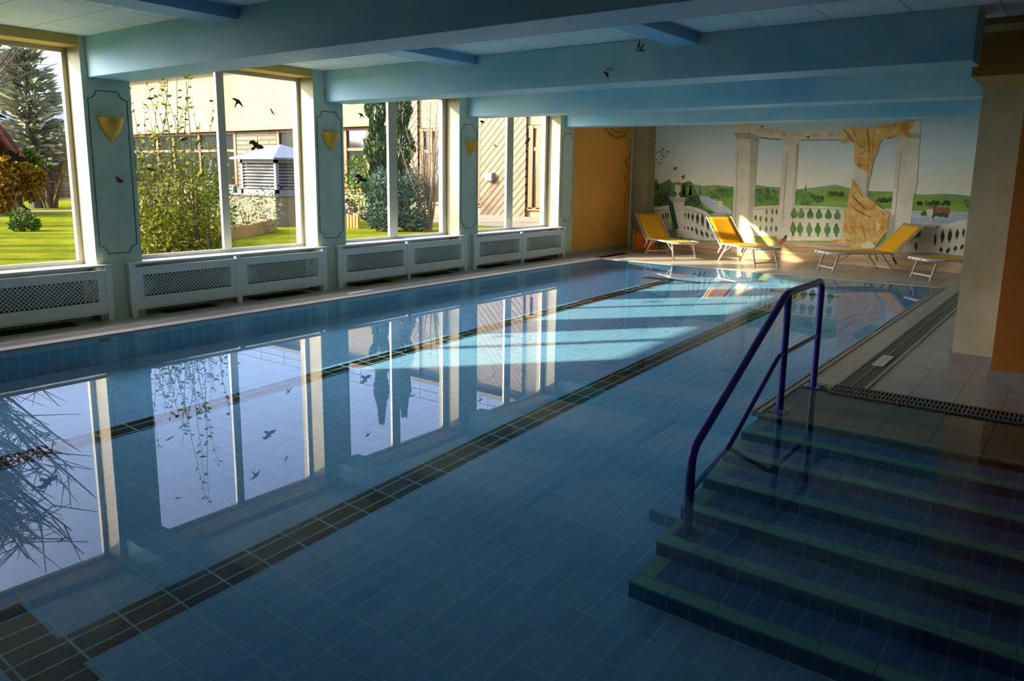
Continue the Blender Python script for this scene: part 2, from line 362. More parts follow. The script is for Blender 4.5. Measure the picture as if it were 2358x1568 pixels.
plate = pl.build('notice_plate', plain('notice_plate_white', rgb(225, 225, 205), .4))
tag(plate, 'small white notice plate lying on the long drain channel', 'sign')
PRINT = plain('faded_print', rgb(150, 145, 130), .6)
for i, (a, b) in enumerate(((7.43, .05), (7.50, .06), (7.56, .03), (7.62, .07), (7.68, .05), (7.74, .06))):
    MB().box(-1.385+.006*(i % 3), -1.385+.006*(i % 3)+b*.8, a, a+.022, .014, .0145).build('printed_line', PRINT, plate)
g = MB().box(-8.10, -7.93, -3.2, PY1+.14, -.004, .002, 1); y = -1.
while y < PY1+.1: g.box(-8.10, -7.93, y, y+.012, .002, .006); y += .022
tag(g.build('overflow_grate', [plain('overflow_slats', rgb(150, 134, 130), .5), GRATED], fixn=False), 'pinkish grey overflow grate along the window side of the pool', 'drain')
tag(MB().box(-8.07, -7.985, 7.10, 7.52, .006, .016).build('notice_plate', PLASTW), 'flat white plate lying on the overflow grate below the third window', 'sign')
# pool wall inlet under the first windows
il = empty('pool_inlet', (PX0, 3.86, -.2)); tag(il, 'pale oval inlet fitting in the pool wall below the first wall lamp', 'pool fitting')
MB().box(PX0, PX0+.012, 3.72, 4.10, -.26, -.12).build('cover_plate', plain('inlet_plastic', rgb(170, 205, 205), .4), il)
MB().prism([(PX0+.012, 3.90+.13*math.cos(a*PI/8), -.19+.05*math.sin(a*PI/8)) for a in range(16)], (.008, 0, 0)).build('nozzle', plain('inlet_inner', rgb(96, 150, 160), .4), il)
MB().box(PX0, PX0+.02, 3.60, 3.70, -.27, -.11).build('bracket', plain('inlet_bracket', rgb(70, 90, 80), .6), il)
# handrail
hr = empty('pool_handrail', (-1.615, 5.45, 0)); tag(hr, 'purple-blue tubular handrail standing at the pool steps', 'handrail')
XR = -1.613
MB().tube(bend([(XR, 6.285, .012), (XR, 6.285, .865), (XR, 5.40, .865), (XR, 3.90, .14), (XR, 3.90, -.82)], .09, 6), .0255, 14).build('top_rail', RAILM, hr, smooth=True)
MB().tube([(XR, 5.447, .012), (XR, 5.447, .86)], .0255, 14).build('post', RAILM, hr, smooth=True)
MB().tube(bend([(XR, 6.27, .427), (XR, 5.33, .427), (XR, 3.91, -.27)], .05, 5), .0165, 12).build('middle_rail', RAILM, hr, smooth=True)
for yy, zz in ((6.285, -.002), (5.447, -.010), (3.90, -.8215)):
    bp = bevel(MB().box(XR-.065, XR+.065, yy-.065, yy+.065, zz, zz+.012).build('base_plate', RAILM, hr), .004)
    for sx in (-1, 1):
        for sy in (-1, 1): MB().tube([(XR+sx*.048, yy+sy*.048, zz+.011), (XR+sx*.048, yy+sy*.048, zz+.018)], .007, 8).build('bolt', ALU, bp)
# radiator covers
LAT = plain('white_lattice', rgb(205, 214, 210), .45)
def radiator(ya, yb, ym, label):
    r = empty('radiator_cover', (X0, (ya+yb)/2, 0)); tag(r, label, 'radiator cover', 'white radiator covers under the windows')
    XF = -8.53
    bevel(MB().box(-8.578, XF+.02, ya-.02, yb+.02, .600, .624).build('top_board', WHITE, r), .004)
    legs = [(ya, ya+.07), (ym-.035, ym+.035), (yb-.07, yb)]
    for a, b in legs:
        MB().add([(XF-.044, a, .6), (XF+.006, a, .6), (XF+.006, b, .6), (XF-.044, b, .6), (XF-.044, a, .12), (XF+.006, a, .12), (XF+.006, b, .12), (XF-.044, b, .12), (XF-.042, a+.008, 0), (XF+.001, a+.008, 0), (XF+.001, b-.008, 0), (XF-.042, b-.008, 0)],
                 [(0, 1, 2, 3), (0, 4, 5, 1), (1, 5, 6, 2), (2, 6, 7, 3), (3, 7, 4, 0), (4, 8, 9, 5), (5, 9, 10, 6), (6, 10, 11, 7), (7, 11, 8, 4), (8, 11, 10, 9)]).build('leg', WHITE, r)
    for (a, b) in ((ya+.07, ym-.035), (ym+.035, yb-.07)):
        z0, z1, la, lb, l0, l1 = .105, .565, a+.085, b-.085, .222, .472
        f = MB().box(XF-.018, XF, a, b, z0, l0).box(XF-.018, XF, a, b, l1, z1).box(XF-.018, XF, a, la, l0, l1).box(XF-.018, XF, lb, b, l0, l1)
        f.box(XF-.03, XF-.002, a, b, z0-.022, z0-.004)
        p = f.build('panel', WHITE, r)
        s = MB(); pit = .046; hw = .0125; h = l1-l0
        for sg, xx in ((1, XF-.012), (-1, XF-.016)):
            k = la-h
            while k < lb+.001:
                c0, c1 = (k, l0), (k+h, l1)
                y0c, y1c = max(la, k), min(lb, k+h)
                if y1c-y0c > .01:
                    za, zb = l0+(y0c-k), l0+(y1c-k)
                    if sg < 0: za, zb = l1-(y0c-k), l1-(y1c-k)
                    s.beam((xx, y0c, za), (xx, y1c, zb), .0035, hw*2, up=(1, 0, 0)) if False else s.add(
                        [(xx, y0c, max(l0, min(l1, za-hw*1.2))), (xx, y1c, max(l0, min(l1, zb-hw*1.2))), (xx, y1c, max(l0, min(l1, zb+hw*1.2))), (xx, y0c, max(l0, min(l1, za+hw*1.2))),
                         (xx-.004, y0c, max(l0, min(l1, za-hw*1.2))), (xx-.004, y1c, max(l0, min(l1, zb-hw*1.2))), (xx-.004, y1c, max(l0, min(l1, zb+hw*1.2))), (xx-.004, y0c, max(l0, min(l1, za+hw*1.2)))],
                        [(0, 1, 2, 3), (7, 6, 5, 4), (0, 4, 5, 1), (3, 2, 6, 7)])
                k += pit
        s.build('lattice', LAT, p, fixn=True)
    MB().box(-8.74, -8.66, ya+.25, yb-.25, .14, .52).build('radiator', plain('radiator_grey', rgb(70, 72, 70), .6), r)
    return r
radiator(1.36, 4.14, 2.72, 'white radiator cover with lattice under the first window, cut by the frame edge')
radiator(4.335, 7.145, 5.735, 'white radiator cover with lattice under the second window, beside leafy shrub view')
radiator(7.36, 10.22, 8.795, 'white radiator cover with lattice under the third window, facing the cypress')
radiator(10.41, 13.325, 11.86, 'white radiator cover with lattice under the fourth window, before the orange wall')
for i, (a, b) in enumerate(((2.95, 3.75), (4.75, 5.42), (6.0, 6.83), (7.7, 8.45), (9.1, 9.85), (10.75, 11.5), (12.1, 12.85))):
    mb = MB().box(-8.76, -8.515, a, b, 0, .003, 1)
    yy = a
    while yy < b-.01: mb.box(-8.76, -8.515, yy, yy+.008, .003, .006); yy += .02
    tag(mb.build('floor_vent', [plain('vent_slats', rgb(60, 60, 56), .6), GRATED], fixn=False), 'dark floor vent under the %s radiator cover, %s half' % (['first', 'second', 'second', 'third', 'third', 'fourth', 'fourth'][i], ['far', 'near', 'far', 'near', 'far', 'near', 'far'][i]), 'floor vent', 'dark floor vents under the radiator covers')
# wall lamps
def sconce(yc, label):
    mb = MB(); n, m, H, Wd = 14, 10, .255, .135
    rows = []
    for j in range(m+1):
        tt = j/m; hw = Wd*max(.02, (1-tt**1.9)) ; z = 2.19-H*tt
        rows.append([(X0+.003+.10*(hw/Wd)**.9*math.sin(PI*k/n), yc-hw*math.cos(PI*k/n), z) for k in range(n+1)])
    vs = [p for r_ in rows for p in r_]; fs = [(j*(n+1)+k, j*(n+1)+k+1, (j+1)*(n+1)+k+1, (j+1)*(n+1)+k) for j in range(m) for k in range(n)]
    inner = [(p[0]*.94+(X0+.003)*.06 if True else 0, yc+(p[1]-yc)*.93, p[2]) for p in rows[0]]
    b = len(vs); vs += inner; fs += [(k, b+k, b+k+1, k+1) for k in range(n)]
    mb.add(vs, fs)
    o = mb.build('wall_lamp', SCONCE, smooth=True); tag(o, label, 'wall lamp', 'shield shaped wall lamps on the pillars')
    MB().prism([(X0+.003+.055*math.sin(PI*k/8), yc-.09*math.cos(PI*k/8), 2.16) for k in range(9)], (0, 0, -.01)).build('bulb_tray', plain('lamp_inside', rgb(230, 190, 90), .6), o)
sconce(4.28, 'mustard shield wall lamp on the pillar with the red butterfly')
sconce(7.305, 'mustard shield wall lamp on the pillar between second and third window')
sconce(10.355, 'mustard shield wall lamp on the pillar between third and fourth window')
# ================================================================== decals on glass and walls
def outline(px, f, X):                              # picture outline -> flat outline in the plane X, centred, in metres
    P = [f(*p, X) for p in px]; c = sum(P, Vector())/len(P)
    return [((p-c).y, (p-c).z) for p in P]
BIG = outline([(a/4.9, 340+b/4.9) for a, b in ((15, 75), (38, 45), (70, 32), (120, 38), (165, 70), (180, 50), (188, 36), (197, 55), (195, 95), (240, 105), (285, 125), (302, 150), (290, 160), (255, 165), (180, 160), (150, 145), (125, 165), (95, 185), (82, 180), (75, 170), (60, 160), (55, 150), (110, 125), (100, 100), (70, 84), (40, 86))], onx, XG)
SOAR = outline([(a/6.03, 100+b/6.03) for a, b in ((172, 548), (195, 543), (230, 560), (256, 573), (263, 565), (271, 580), (305, 592), (330, 608), (345, 628), (318, 622), (280, 607), (264, 606), (257, 624), (246, 616), (250, 600), (225, 585), (195, 570))], onx, XG)
DIVE = outline([(490+a/6.82, 370+b/6.82) for a, b in ((1005, 378), (1030, 374), (1058, 382), (1068, 392), (1073, 382), (1080, 394), (1095, 418), (1114, 468), (1094, 450), (1076, 430), (1060, 428), (1045, 446), (1036, 468), (1028, 460), (1042, 425), (1048, 408), (1030, 392))], onx, XG)
def decal(shape, y, z, sc, rot, flip, label):
    c, s = math.cos(rot), math.sin(rot); P = [(XG-.0158, y+sc*(c*a*flip-s*b), z+sc*(s*a*flip+c*b)) for a, b in shape]
    o = MB().prism(P, (.0012, 0, 0)).build('bird_decal', BLACKD, tri=True); tag(o, label, 'bird sticker', 'black bird stickers on the window glass'); return o
def gl(px, py): p = onx(px, py, XG-.016); return p.y, p.z
for shape, px, py, sc, rot, fl, lab in (
    (SOAR, 42, 196, 1, 0, 1, 'small gliding bird sticker over the conifer in the first window'),
    (SOAR, 0, 266, 1.1, -.1, 1, 'bird sticker cut by the left picture edge in the first window'),
    (BIG, 32, 362, 1, 0, 1, 'large swooping bird sticker before the red roof in the first window'),
    (SOAR, 60, 480, .95, -.25, 1, 'bird sticker over the lawn path in the first window'),
    (SOAR, 348, 227, .85, .55, 1, 'bird sticker high in the left pane of the second window'),
    (SOAR, 424, 321, 1, .62, 1, 'bird sticker beside the eaves in the left pane of the second window'),
    (SOAR, 349, 391, 1, .1, 1, 'bird sticker among glittering leaves in the left pane of the second window'),
    (SOAR, 425, 447, .5, -.2, 1, 'tiny lowest bird sticker in the left pane of the second window'),
    (DIVE, 546, 236, 1.5, .1, 1, 'bird sticker high in the right pane of the second window'),
    (SOAR, 627, 258, .95, -.55, 1, 'steeply banking bird sticker in the right pane of the second window'),
    (BIG, 588, 335, .98, .05, 1, 'large swooping bird sticker above the white ventilation hood'),
    (DIVE, 645, 432, 1.05, 0, 1, 'bird sticker over the slats of the white ventilation hood'),
    (DIVE, 831, 266, 1.1, .2, 1, 'bird sticker under the eaves in the third window'),
    (BIG, 830, 412, 1.05, 0, 1, 'large swooping bird sticker left of the cypress in the third window'),
    (SOAR, 946, 337, 1.05, 0, 1, 'bird sticker before the cypress in the right pane of the third window'),
    (SOAR, 988, 432, .85, -.1, 1, 'bird sticker before the bare bush in the third window'),
    (DIVE, 1110, 282, 1.3, .5, 1, 'bird sticker in the top corner of the fourth window'),
    (SOAR, 1141, 336, 1.0, -.1, 1, 'slim bird sticker on the left pane of the fourth window'),
    (BIG, 1215, 326, .85, 1.0, 1, 'large bird sticker by the wooden post in the fourth window'),
    (SOAR, 1228, 408, 1.1, -.35, 1, 'lowest bird sticker in the right pane of the fourth window')):
    y, z = gl(px, py); decal(shape, y, z, sc, rot, fl, lab)
# red butterfly on the pillar
bf = empty('painted_butterfly', (X0, 4.33, 1.54)); tag(bf, 'small red butterfly painted on the pillar below the first wall lamp', 'painting')
def yz(px): return [(X0+.0012, *tuple(onx(210+a/7.467, 240+b/7.467, X0))[1:]) for a, b in px]
REDW = plain('red_wing_paint', rgb(190, 40, 22), .6); DARKP = plain('dark_brush_paint', rgb(40, 30, 32), .6)
MB().prism(yz([(418, 1240), (435, 1232), (465, 1260), (485, 1285), (530, 1295), (560, 1315), (540, 1345), (490, 1355), (462, 1335), (455, 1300), (425, 1285)]), (.0006, 0, 0)).build('wings', REDW, bf, tri=True)
MB().prism(yz([(425, 1305), (455, 1325), (490, 1275), (498, 1280), (470, 1340), (430, 1325)]), (.0012, 0, 0)).build('body', DARKP, bf, tri=True)
# two swallows painted on the third big beam (its face toward us)
YB = BY[2]
def bm_(px): return [(p.x, YB-.0012, p.z) for p in (ony(1370+a/11.2, 60+b/11.2, YB) for a, b in px)]
SWL = plain('swallow_cream', rgb(190, 180, 130), .6); SWD = plain('swallow_dark', rgb(40, 58, 60), .6)
for lab, wing, belly, head, tail in (
    ('painted swallow with wings raised, upper one on the ceiling beam', [(1155, 350), (1162, 420), (1150, 500), (1190, 580), (1250, 620), (1330, 645), (1230, 655), (1130, 645), (1085, 600), (1095, 520), (1125, 430)], [(1110, 560), (1150, 540), (1175, 580), (1160, 620), (1120, 610)], [(1070, 655), (1085, 615), (1110, 600), (1130, 622), (1105, 640)], [(1175, 570), (1270, 370), (1215, 500), (1300, 465), (1195, 590)]),
    ('painted swallow gliding level, lower one on the ceiling beam', [(435, 1045), (380, 1090), (350, 1130), (330, 1190), (345, 1280), (365, 1360), (300, 1300), (255, 1230), (250, 1160), (300, 1110)], [(270, 1150), (330, 1110), (400, 1140), (320, 1190), (280, 1200)], [(205, 1192), (230, 1168), (255, 1185), (250, 1212), (225, 1212)], [(390, 1130), (520, 1040), (425, 1135), (525, 1135), (400, 1150)])):
    c = bm_(wing); e = empty('swallow_picture', c[0]); tag(e, lab, 'painting', 'swallows painted on the ceiling beam')
    MB().prism(bm_(wing), (0, -.0005, 0)).build('wings', SWD, e, tri=True); MB().prism(bm_(belly), (0, -.001, 0)).build('belly', SWL, e, tri=True)
    MB().prism(bm_(head), (0, -.0012, 0)).build('head', plain('swallow_head', rgb(22, 28, 52), .6), e, tri=True); MB().prism(bm_(tail), (0, -.0007, 0)).build('tail', SWD, e, tri=True)
# ================================================================== the mural on the far wall
mural = empty('mural', (-5.2, YF, .0)); tag(mural, 'landscape mural of columns, balustrades and golden drapery on the far wall', 'mural')
def pm(name, px, mat, layer, parent=mural, y0=0.):
    P = [ony(a, b, YF-.0008*layer) for a, b in px]
    return MB().prism(P, (0, -.0006, 0)).build(name, mat, parent, tri=True)
def multi(name, shapes, mat, layer, parent=mural):
    if name in ('fold', 'highlight', 'painted_river', 'shadow_line', 'groove', 'rail_line', 'eye_spots'):
        for q in shapes: pm({'eye_spots': 'eye_spot'}.get(name, name), q, mat, layer, parent)
        return
    mb = MB()
    for i, px in enumerate(shapes): mb.prism([ony(a, b, YF-.0008*layer-.00006*i) for a, b in px], (0, -.0006, 0))
    return mb.build(name, mat, parent, tri=True)
T5 = lambda *q: [(1480+a/4.9, 280+b/4.9) for a, b in q]
T6 = lambda *q: [(1680+a/4.75, 270+b/4.75) for a, b in q]
T7 = lambda *q: [(1900+a/4.7528, 270+b/4.7528) for a, b in q]
def speck(name, a, b, sc=9., st=(1, 1, 1), rough=.65, spec=.2):
    m = NT(name); m.b.inputs['Specular IOR Level'].default_value = spec; n = m.noise(m.mapped(st, src=m.pos()), sc, 5., .65); m.l(m.ramp(n, 0, [(.38, a), (.62, b)]), 0, m.b, 'Base Color'); m.set(Roughness=rough); return m.mat
M_COL = speck('mural_column_cream', rgb(206, 200, 176), rgb(222, 216, 194), 2.5)
M_SHD = speck('mural_column_grey', rgb(172, 166, 142), rgb(190, 184, 160), 2.5)
M_PIL = speck('mural_pilaster_olive', rgb(168, 162, 122), rgb(186, 180, 142), 2.5)
M_PILS = speck('mural_pilaster_side', rgb(150, 146, 108), rgb(166, 160, 122), 2.5)
M_LINE = plain('mural_groove', rgb(132, 128, 104), .6)
M_HILL = speck('mural_far_hills', rgb(120, 150, 120), rgb(138, 166, 128), 1.5)
M_MEAD = speck('mural_meadow', rgb(112, 148, 58), rgb(146, 176, 82), 2., (.5, 1, 2))
M_TREE = speck('mural_trees', rgb(64, 104, 58), rgb(112, 150, 76), 9.)
M_TREED = speck('mural_dark_trees', rgb(44, 62, 38), rgb(88, 116, 66), 10.)
M_RIV = speck('mural_river', rgb(168, 184, 190), rgb(196, 206, 206), 4., (.4, 1, 3))
M_GOLD = speck('mural_gold_cloth', rgb(212, 150, 60), rgb(226, 200, 130), 7.)
M_GOLDD = plain('mural_gold_fold', rgb(168, 104, 34), .65)
M_GOLDL = plain('mural_gold_highlight', rgb(236, 216, 160), .65)
M_PAVE = speck('mural_painted_paving', rgb(178, 140, 96), rgb(208, 184, 146), 5., (.35, 1, 5))
M_LETT = plain('mural_lettering', rgb(196, 128, 10), .6)
M_HOLE = speck('mural_dark_gap', rgb(50, 50, 30), rgb(86, 84, 54), 8.)
M_HOLEG = speck('mural_green_gap', rgb(72, 110, 50), rgb(112, 146, 78), 6.)
M_BIRDB = plain('mural_peacock_blue', rgb(36, 58, 100), .6); M_BIRDG = speck('mural_peacock_tail', rgb(18, 36, 30), rgb(60, 96, 60), 16.)
M_SPOT = plain('mural_tail_spot', rgb(150, 176, 140), .6); M_RED = plain('mural_red', rgb(176, 44, 40), .6)
land = pm('painted_hills', [(1504, 428), (1530, 424), (1560, 430), (1590, 424), (1620, 428), (1650, 426), (1690, 430), (1720, 428), (1745, 426), (1770, 430), (1800, 431), (1835, 436), (1870, 432), (1900, 428), (1923, 425), (1945, 430), (1965, 436), (2000, 440), (2060, 441), (2110, 447), (2135, 448), (2165, 446), (2200, 447), (2238, 452), (2230, 575), (1500, 575)], M_HILL, 1)
pm('painted_meadow', [(1620, 436), (1650, 427), (1668, 430), (1700, 440), (1740, 432), (1800, 438), (1840, 440), (1880, 441), (1922, 429), (1960, 439), (2000, 446), (2040, 444), (2100, 452), (2160, 450), (2236, 462), (2230, 560), (1620, 560)], M_MEAD, 2)
multi('painted_river', [T5((620, 840), (780, 850), (1000, 1000), (1010, 1060), (960, 1040), (900, 1050), (820, 1030), (660, 900)), T7((560, 1000), (740, 1000), (740, 1120), (560, 1120)), T7((950, 1020), (1600, 1040), (1590, 1130), (1300, 1190), (940, 1190)), T6((270, 1055), (530, 1060), (1250, 1130), (1250, 1170), (690, 1095), (270, 1085))], M_RIV, 3)
def clump(cx, cy, w, h, n, rnd=random.Random(3)):
    out = []
    for i in range(n):
        x = cx+rnd.uniform(-w, w); y = cy+rnd.uniform(-h, h); r = rnd.uniform(.25, .5)*min(w, h*2)+2
        out.append([(x+r*rnd.uniform(.75, 1.15)*math.cos(a*PI/5), y+r*1.1*rnd.uniform(.75, 1.15)*math.sin(a*PI/5)) for a in range(10)])
    return out
def conifer(x, yb, h, w): return [(x-w, yb), (x-w*.5, yb-h*.5), (x-w*.55, yb-h*.48), (x, yb-h), (x+w*.5, yb-h*.52), (x+w*.55, yb-h*.5), (x+w, yb)]
def trees(name, mat, layer, groups):
    for g_ in groups: multi(name, g_, mat, layer)
trees('painted_trees', M_TREE, 4, [[T5((125, 960), (130, 650), (160, 655), (180, 700), (230, 690), (300, 650), (330, 690), (420, 700), (520, 672), (560, 690), (600, 780), (650, 900), (700, 980), (780, 1010), (830, 1030), (700, 1040), (300, 960))] + clump(1535, 440, 25, 12, 12), clump(1650, 445, 12, 8, 12), clump(1675, 445, 10, 8, 10), clump(1745, 450, 10, 14, 12) + clump(1768, 448, 12, 10, 12) + clump(1785, 450, 6, 12, 8), clump(1838, 455, 14, 10, 14) + clump(1866, 457, 14, 8, 14), clump(2125, 535, 16, 12, 18), clump(2230, 470, 6, 8, 8)] + [[conifer(x, 450, h, 4)] for x, h in ((1515, 30), (1545, 36), (1575, 26), (1590, 30), (1612, 24), (1630, 20), (1685, 24), (1855, 28))])
trees('painted_dark_trees', M_TREED, 5, [[T5((122, 960), (125, 840), (200, 800), (260, 860), (300, 960))] + clump(1520, 465, 14, 8, 8), clump(1585, 462, 20, 10, 18), clump(1886, 459, 7, 7, 10), clump(1925, 446, 18, 3, 14), clump(2040, 461, 20, 3, 16), clump(2150, 468, 40, 3, 26), clump(2150, 492, 30, 4, 18)])
hs = pm('painted_house', T7((1120, 1050), (1130, 985), (1190, 960), (1240, 985), (1360, 985), (1370, 1050)), plain('mural_house_brown', rgb(146, 96, 66), .6), 6)
pm('painted_bridge', T7((1400, 1075), (1460, 1060), (1560, 1075), (1560, 1095), (1510, 1095), (1470, 1080), (1430, 1100), (1400, 1100)), M_SHD, 6)
# painted paving along the foot of the wall
pm('painted_paving', [(1504, 566), (1600, 556), (1690, 557), (1840, 556), (1960, 562), (2100, 575), (2228, 588), (2222, 632), (2100, 620), (1960, 610), (1850, 602), (1690, 594), (1504, 578)], M_PAVE, 7)
# columns
def column(name, quads, lines=(), layer=10):
    r = pm(name, quads[0][0], quads[0][1], layer)
    for q, m in quads[1:]: pm('column_face', q, m, layer+1, r)
    if lines: multi('groove', lines, M_LINE, layer+3, r)
    return r
def stripe(a, b, w=1.1): return [a, (a[0]+w, a[1]), (b[0]+w, b[1]), b]
column('painted_pilaster', [([(1459.5, 288), (1511, 287), (1503, 583), (1450, 574)], M_PIL), ([(1494, 288), (1511, 287), (1503, 583), (1487, 579)], M_PILS)], [stripe((1463, 300), (1456, 525)), stripe((1463, 300), (1471, 289)), [(1452, 549), (1470, 550), (1470, 551.5), (1452, 551)]])
column('painted_column', [(T5((1050, 190), (1300, 200), (1240, 1480), (1000, 1470)), M_COL), (T5((1220, 205), (1300, 195), (1240, 1480), (1175, 1480)), M_SHD), (T5((1030, 22), (1215, 20), (1205, 130), (1030, 130)), M_COL), (T5((1040, 138), (1240, 138), (1320, 178), (1300, 210), (1060, 190), (1048, 170)), M_SHD)], [stripe(*T5((1072, 300), (1040, 1190))), stripe(*T5((1072, 300), (1120, 255))), T5((1030, 130), (1212, 132), (1212, 140), (1030, 138))])
column('painted_column', [(T6((590, 285), (755, 285), (690, 1350), (515, 1350)), M_COL), (T6((560, 240), (780, 240), (750, 290), (595, 290)), M_COL), (T6((735, 290), (758, 290), (712, 780), (690, 1350), (675, 1350), (700, 780)), M_SHD)], [stripe(*T6((630, 385), (575, 1150))), stripe(*T6((630, 385), (690, 342)))])
column('painted_column', [(T7((330, 480), (490, 480), (455, 900), (300, 900)), M_COL), (T7((465, 560), (495, 560), (458, 900), (430, 900)), M_SHD)])
column('painted_column', [(T7((800, 42), (1050, 42), (1000, 780), (970, 860), (920, 1330), (680, 1330), (740, 870), (790, 300)), M_COL), (T7((690, 1070), (760, 1070), (740, 1330), (672, 1330)), M_SHD), (T7((930, 170), (1045, 172), (1042, 235), (925, 230)), M_SHD)], [stripe(*T7((830, 350), (750, 1240))), stripe(*T7((830, 350), (880, 310)))])
# entablature with lettering
en = pm('painted_entablature', T6((230, 70), (270, 90), (330, 112), (450, 135), (600, 148), (900, 150), (1230, 140), (1290, 110), (1300, 240), (1190, 242), (900, 244), (600, 238), (430, 222), (330, 205), (235, 180)), M_COL, 14)
multi('shadow_line', [T6((330, 218), (430, 230), (560, 238), (560, 250), (430, 240), (335, 230)), T6((780, 244), (900, 246), (1200, 244), (1200, 250), (900, 253), (780, 250))], plain('mural_soffit', rgb(96, 100, 96), .6), 15, en)
def letters(txt, mat, parent):
    for ch, px, py, h, rot, wd in txt:
        cu = bpy.data.curves.new('letter', 'FONT'); cu.body = ch; cu.size = 1; cu.align_x = 'CENTER'; cu.extrude = .0
        ob = bpy.data.objects.new('letter', cu); COL.objects.link(ob); dg = bpy.context.evaluated_depsgraph_get()
        me = bpy.data.meshes.new_from_object(ob.evaluated_get(dg)); bpy.data.objects.remove(ob); bpy.data.curves.remove(cu)
        a = ony(px, py, YF-.0145); k = ony(px, py-h, YF-.0145).z-a.z; s = k/.70
        for v in me.vertices:
            x, y = v.co.x*s*wd, v.co.y*s; c, sn = math.cos(rot), math.sin(rot)
            v.co = (a.x+x*c-y*sn, a.y, a.z+x*sn+y*c)
        me.materials.append(mat); o = bpy.data.objects.new('letter', me); COL.objects.link(o); o.parent = parent; o.matrix_parent_inverse = parent.matrix_world.inverted()
L = []
def word(s, x0, x1, yb0, yb1, h, rot=0, wd=.85):
    for i, ch in enumerate(s):
        f = (i+.5)/len(s)
        if ch != ' ': L.append((ch, x0+(x1-x0)*f, yb0+(yb1-yb0)*f+(-1.2*math.sin(PI*f) if s == 'INSPIRATION' else 0)*-1, h, rot, wd))
word('INSPIRATION', 1737.5, 1810.5, 302.5, 313, 10.2, -.13, .62)
word('SEIT', 1819, 1851, 313.5, 314, 9.2, -.02, .72)
word('1864', 1861, 1888, 314.5, 314.5, 9.2, 0, .6)
word('·', 1892, 1900, 314, 314, 9.5, 0, .8)
word('HOTEL', 1905, 1944, 313.8, 312.8, 9.2, .03, .72)
letters(L, M_LETT, en)
# balustrades
def balu(name, shapes, holes, hm, layer=11, rails=()):
    r = pm(name, shapes[0], M_COL, layer)
    if len(holes) < 4:
        for q in holes: pm('gap', q, hm, layer+2, r)
        holes = []
    for q in shapes[1:]: pm('balustrade_piece', q, M_COL, layer, r)
    if holes: multi('gap', holes, hm, layer+2, r)
    if rails: multi('rail_line', rails, M_LINE, layer+2, r)
    return r
def oval(cx, cy, w, h, tilt=0.): return [(cx+w*math.cos(a*PI/6)*(1-.0*a)+tilt*math.sin(a*PI/6), cy-h*math.sin(a*PI/6)) for a in range(12)]
def tear(cx, cy, w, h, sk=0.):                      # gap between two turned balusters, pointed above and below
    L_ = [(-.15, 1), (-.35, .7), (-.9, .35), (-1, 0), (-.75, -.45), (-.3, -.8), (-.1, -1)]
    return [(cx+a*w+sk*b, cy-h*b) for a, b in L_] + [(cx-a*w+sk*b, cy-h*b) for a, b in L_[::-1]]
balu('painted_balustrade', [T5((115, 965), (290, 945), (330, 960), (330, 1220), (115, 1220))], [oval(*p, 1.7, 8, .3) for p in T5((132, 1080), (165, 1078), (198, 1074), (230, 1068), (260, 1060), (285, 1054))], M_HOLE, 11, [T5((118, 1010), (300, 990), (300, 996), (118, 1018))])
balu('painted_balustrade', [T5((440, 950), (520, 950), (620, 975), (720, 1020), (790, 1080), (815, 1130), (815, 1345), (700, 1340), (440, 1310))], [tear(*p, w, h, s) for p, w, h, s in ((T5((480, 1055))[0], 1.6, 8, .3), (T5((517, 1062))[0], 2.4, 9, .3), (T5((564, 1075))[0], 3, 10.5, .2), (T5((618, 1092))[0], 3.6, 13, 0), (T5((675, 1110))[0], 3.8, 16, -.6), (T5((735, 1150))[0], 3.4, 17, -1), (T5((790, 1170))[0], 1.8, 9, -1), (T5((474, 1197))[0], 1.3, 4, 0), (T5((512, 1200))[0], 2, 5, -.3), (T5((557, 1212))[0], 2.6, 6, -.8), (T5((608, 1235))[0], 3, 9, -1.8), (T5((668, 1262))[0], 3, 9, -2.2), (T5((725, 1275))[0], 3, 8, -2.2), (T5((783, 1290))[0], 1.4, 5, -1.))], M_HOLE, 11, [T5((470, 985), (560, 1000), (650, 1030), (740, 1085), (800, 1150), (800, 1158), (738, 1094), (648, 1038), (560, 1008), (470, 992))])
def urn(cx, cy, s, layer, parent):
    return pm('urn', [(cx+a*s, cy+b*s) for a, b in ((-8, -13), (8, -13), (7, -8), (7.5, 0), (5, 4), (2, 7), (2, 12), (6, 16), (6, 18), (-6, 18), (-6, 16), (-2, 12), (-2, 7), (-5, 4), (-7.5, 0), (-7, -8))], M_COL, layer, parent)
def pedestal(px, cap, ux, uy, us, flowers):
    r = pm('painted_pedestal', px, M_COL, 14); pm('pedestal_cap', cap, M_SHD, 15, r); urn(ux, uy, us, 16, r)
    multi('flowers', [[(ux+dx+2.4*math.cos(a*PI/4), uy-14*us+dy+2*math.sin(a*PI/4)) for a in range(8)] for dx, dy in ((-7, 0), (-4, -3), (0, -2), (3, -4), (7, -1), (5, 1))], flowers, 17, r)
pedestal(T5((345, 900), (470, 900), (460, 1310), (390, 1310)), T5((290, 850), (490, 855), (470, 910), (335, 910)), 1561, 438, .98, speck('mural_flowers', rgb(120, 120, 30), rgb(170, 160, 50), 18.))
pedestal(T5((800, 1070), (930, 1070), (925, 1180), (925, 1340), (800, 1340)), T5((780, 1035), (945, 1035), (925, 1075), (800, 1072)), 1658.5, 473, .8, speck('mural_flowers_pale', rgb(130, 140, 70), rgb(180, 180, 120), 18.))
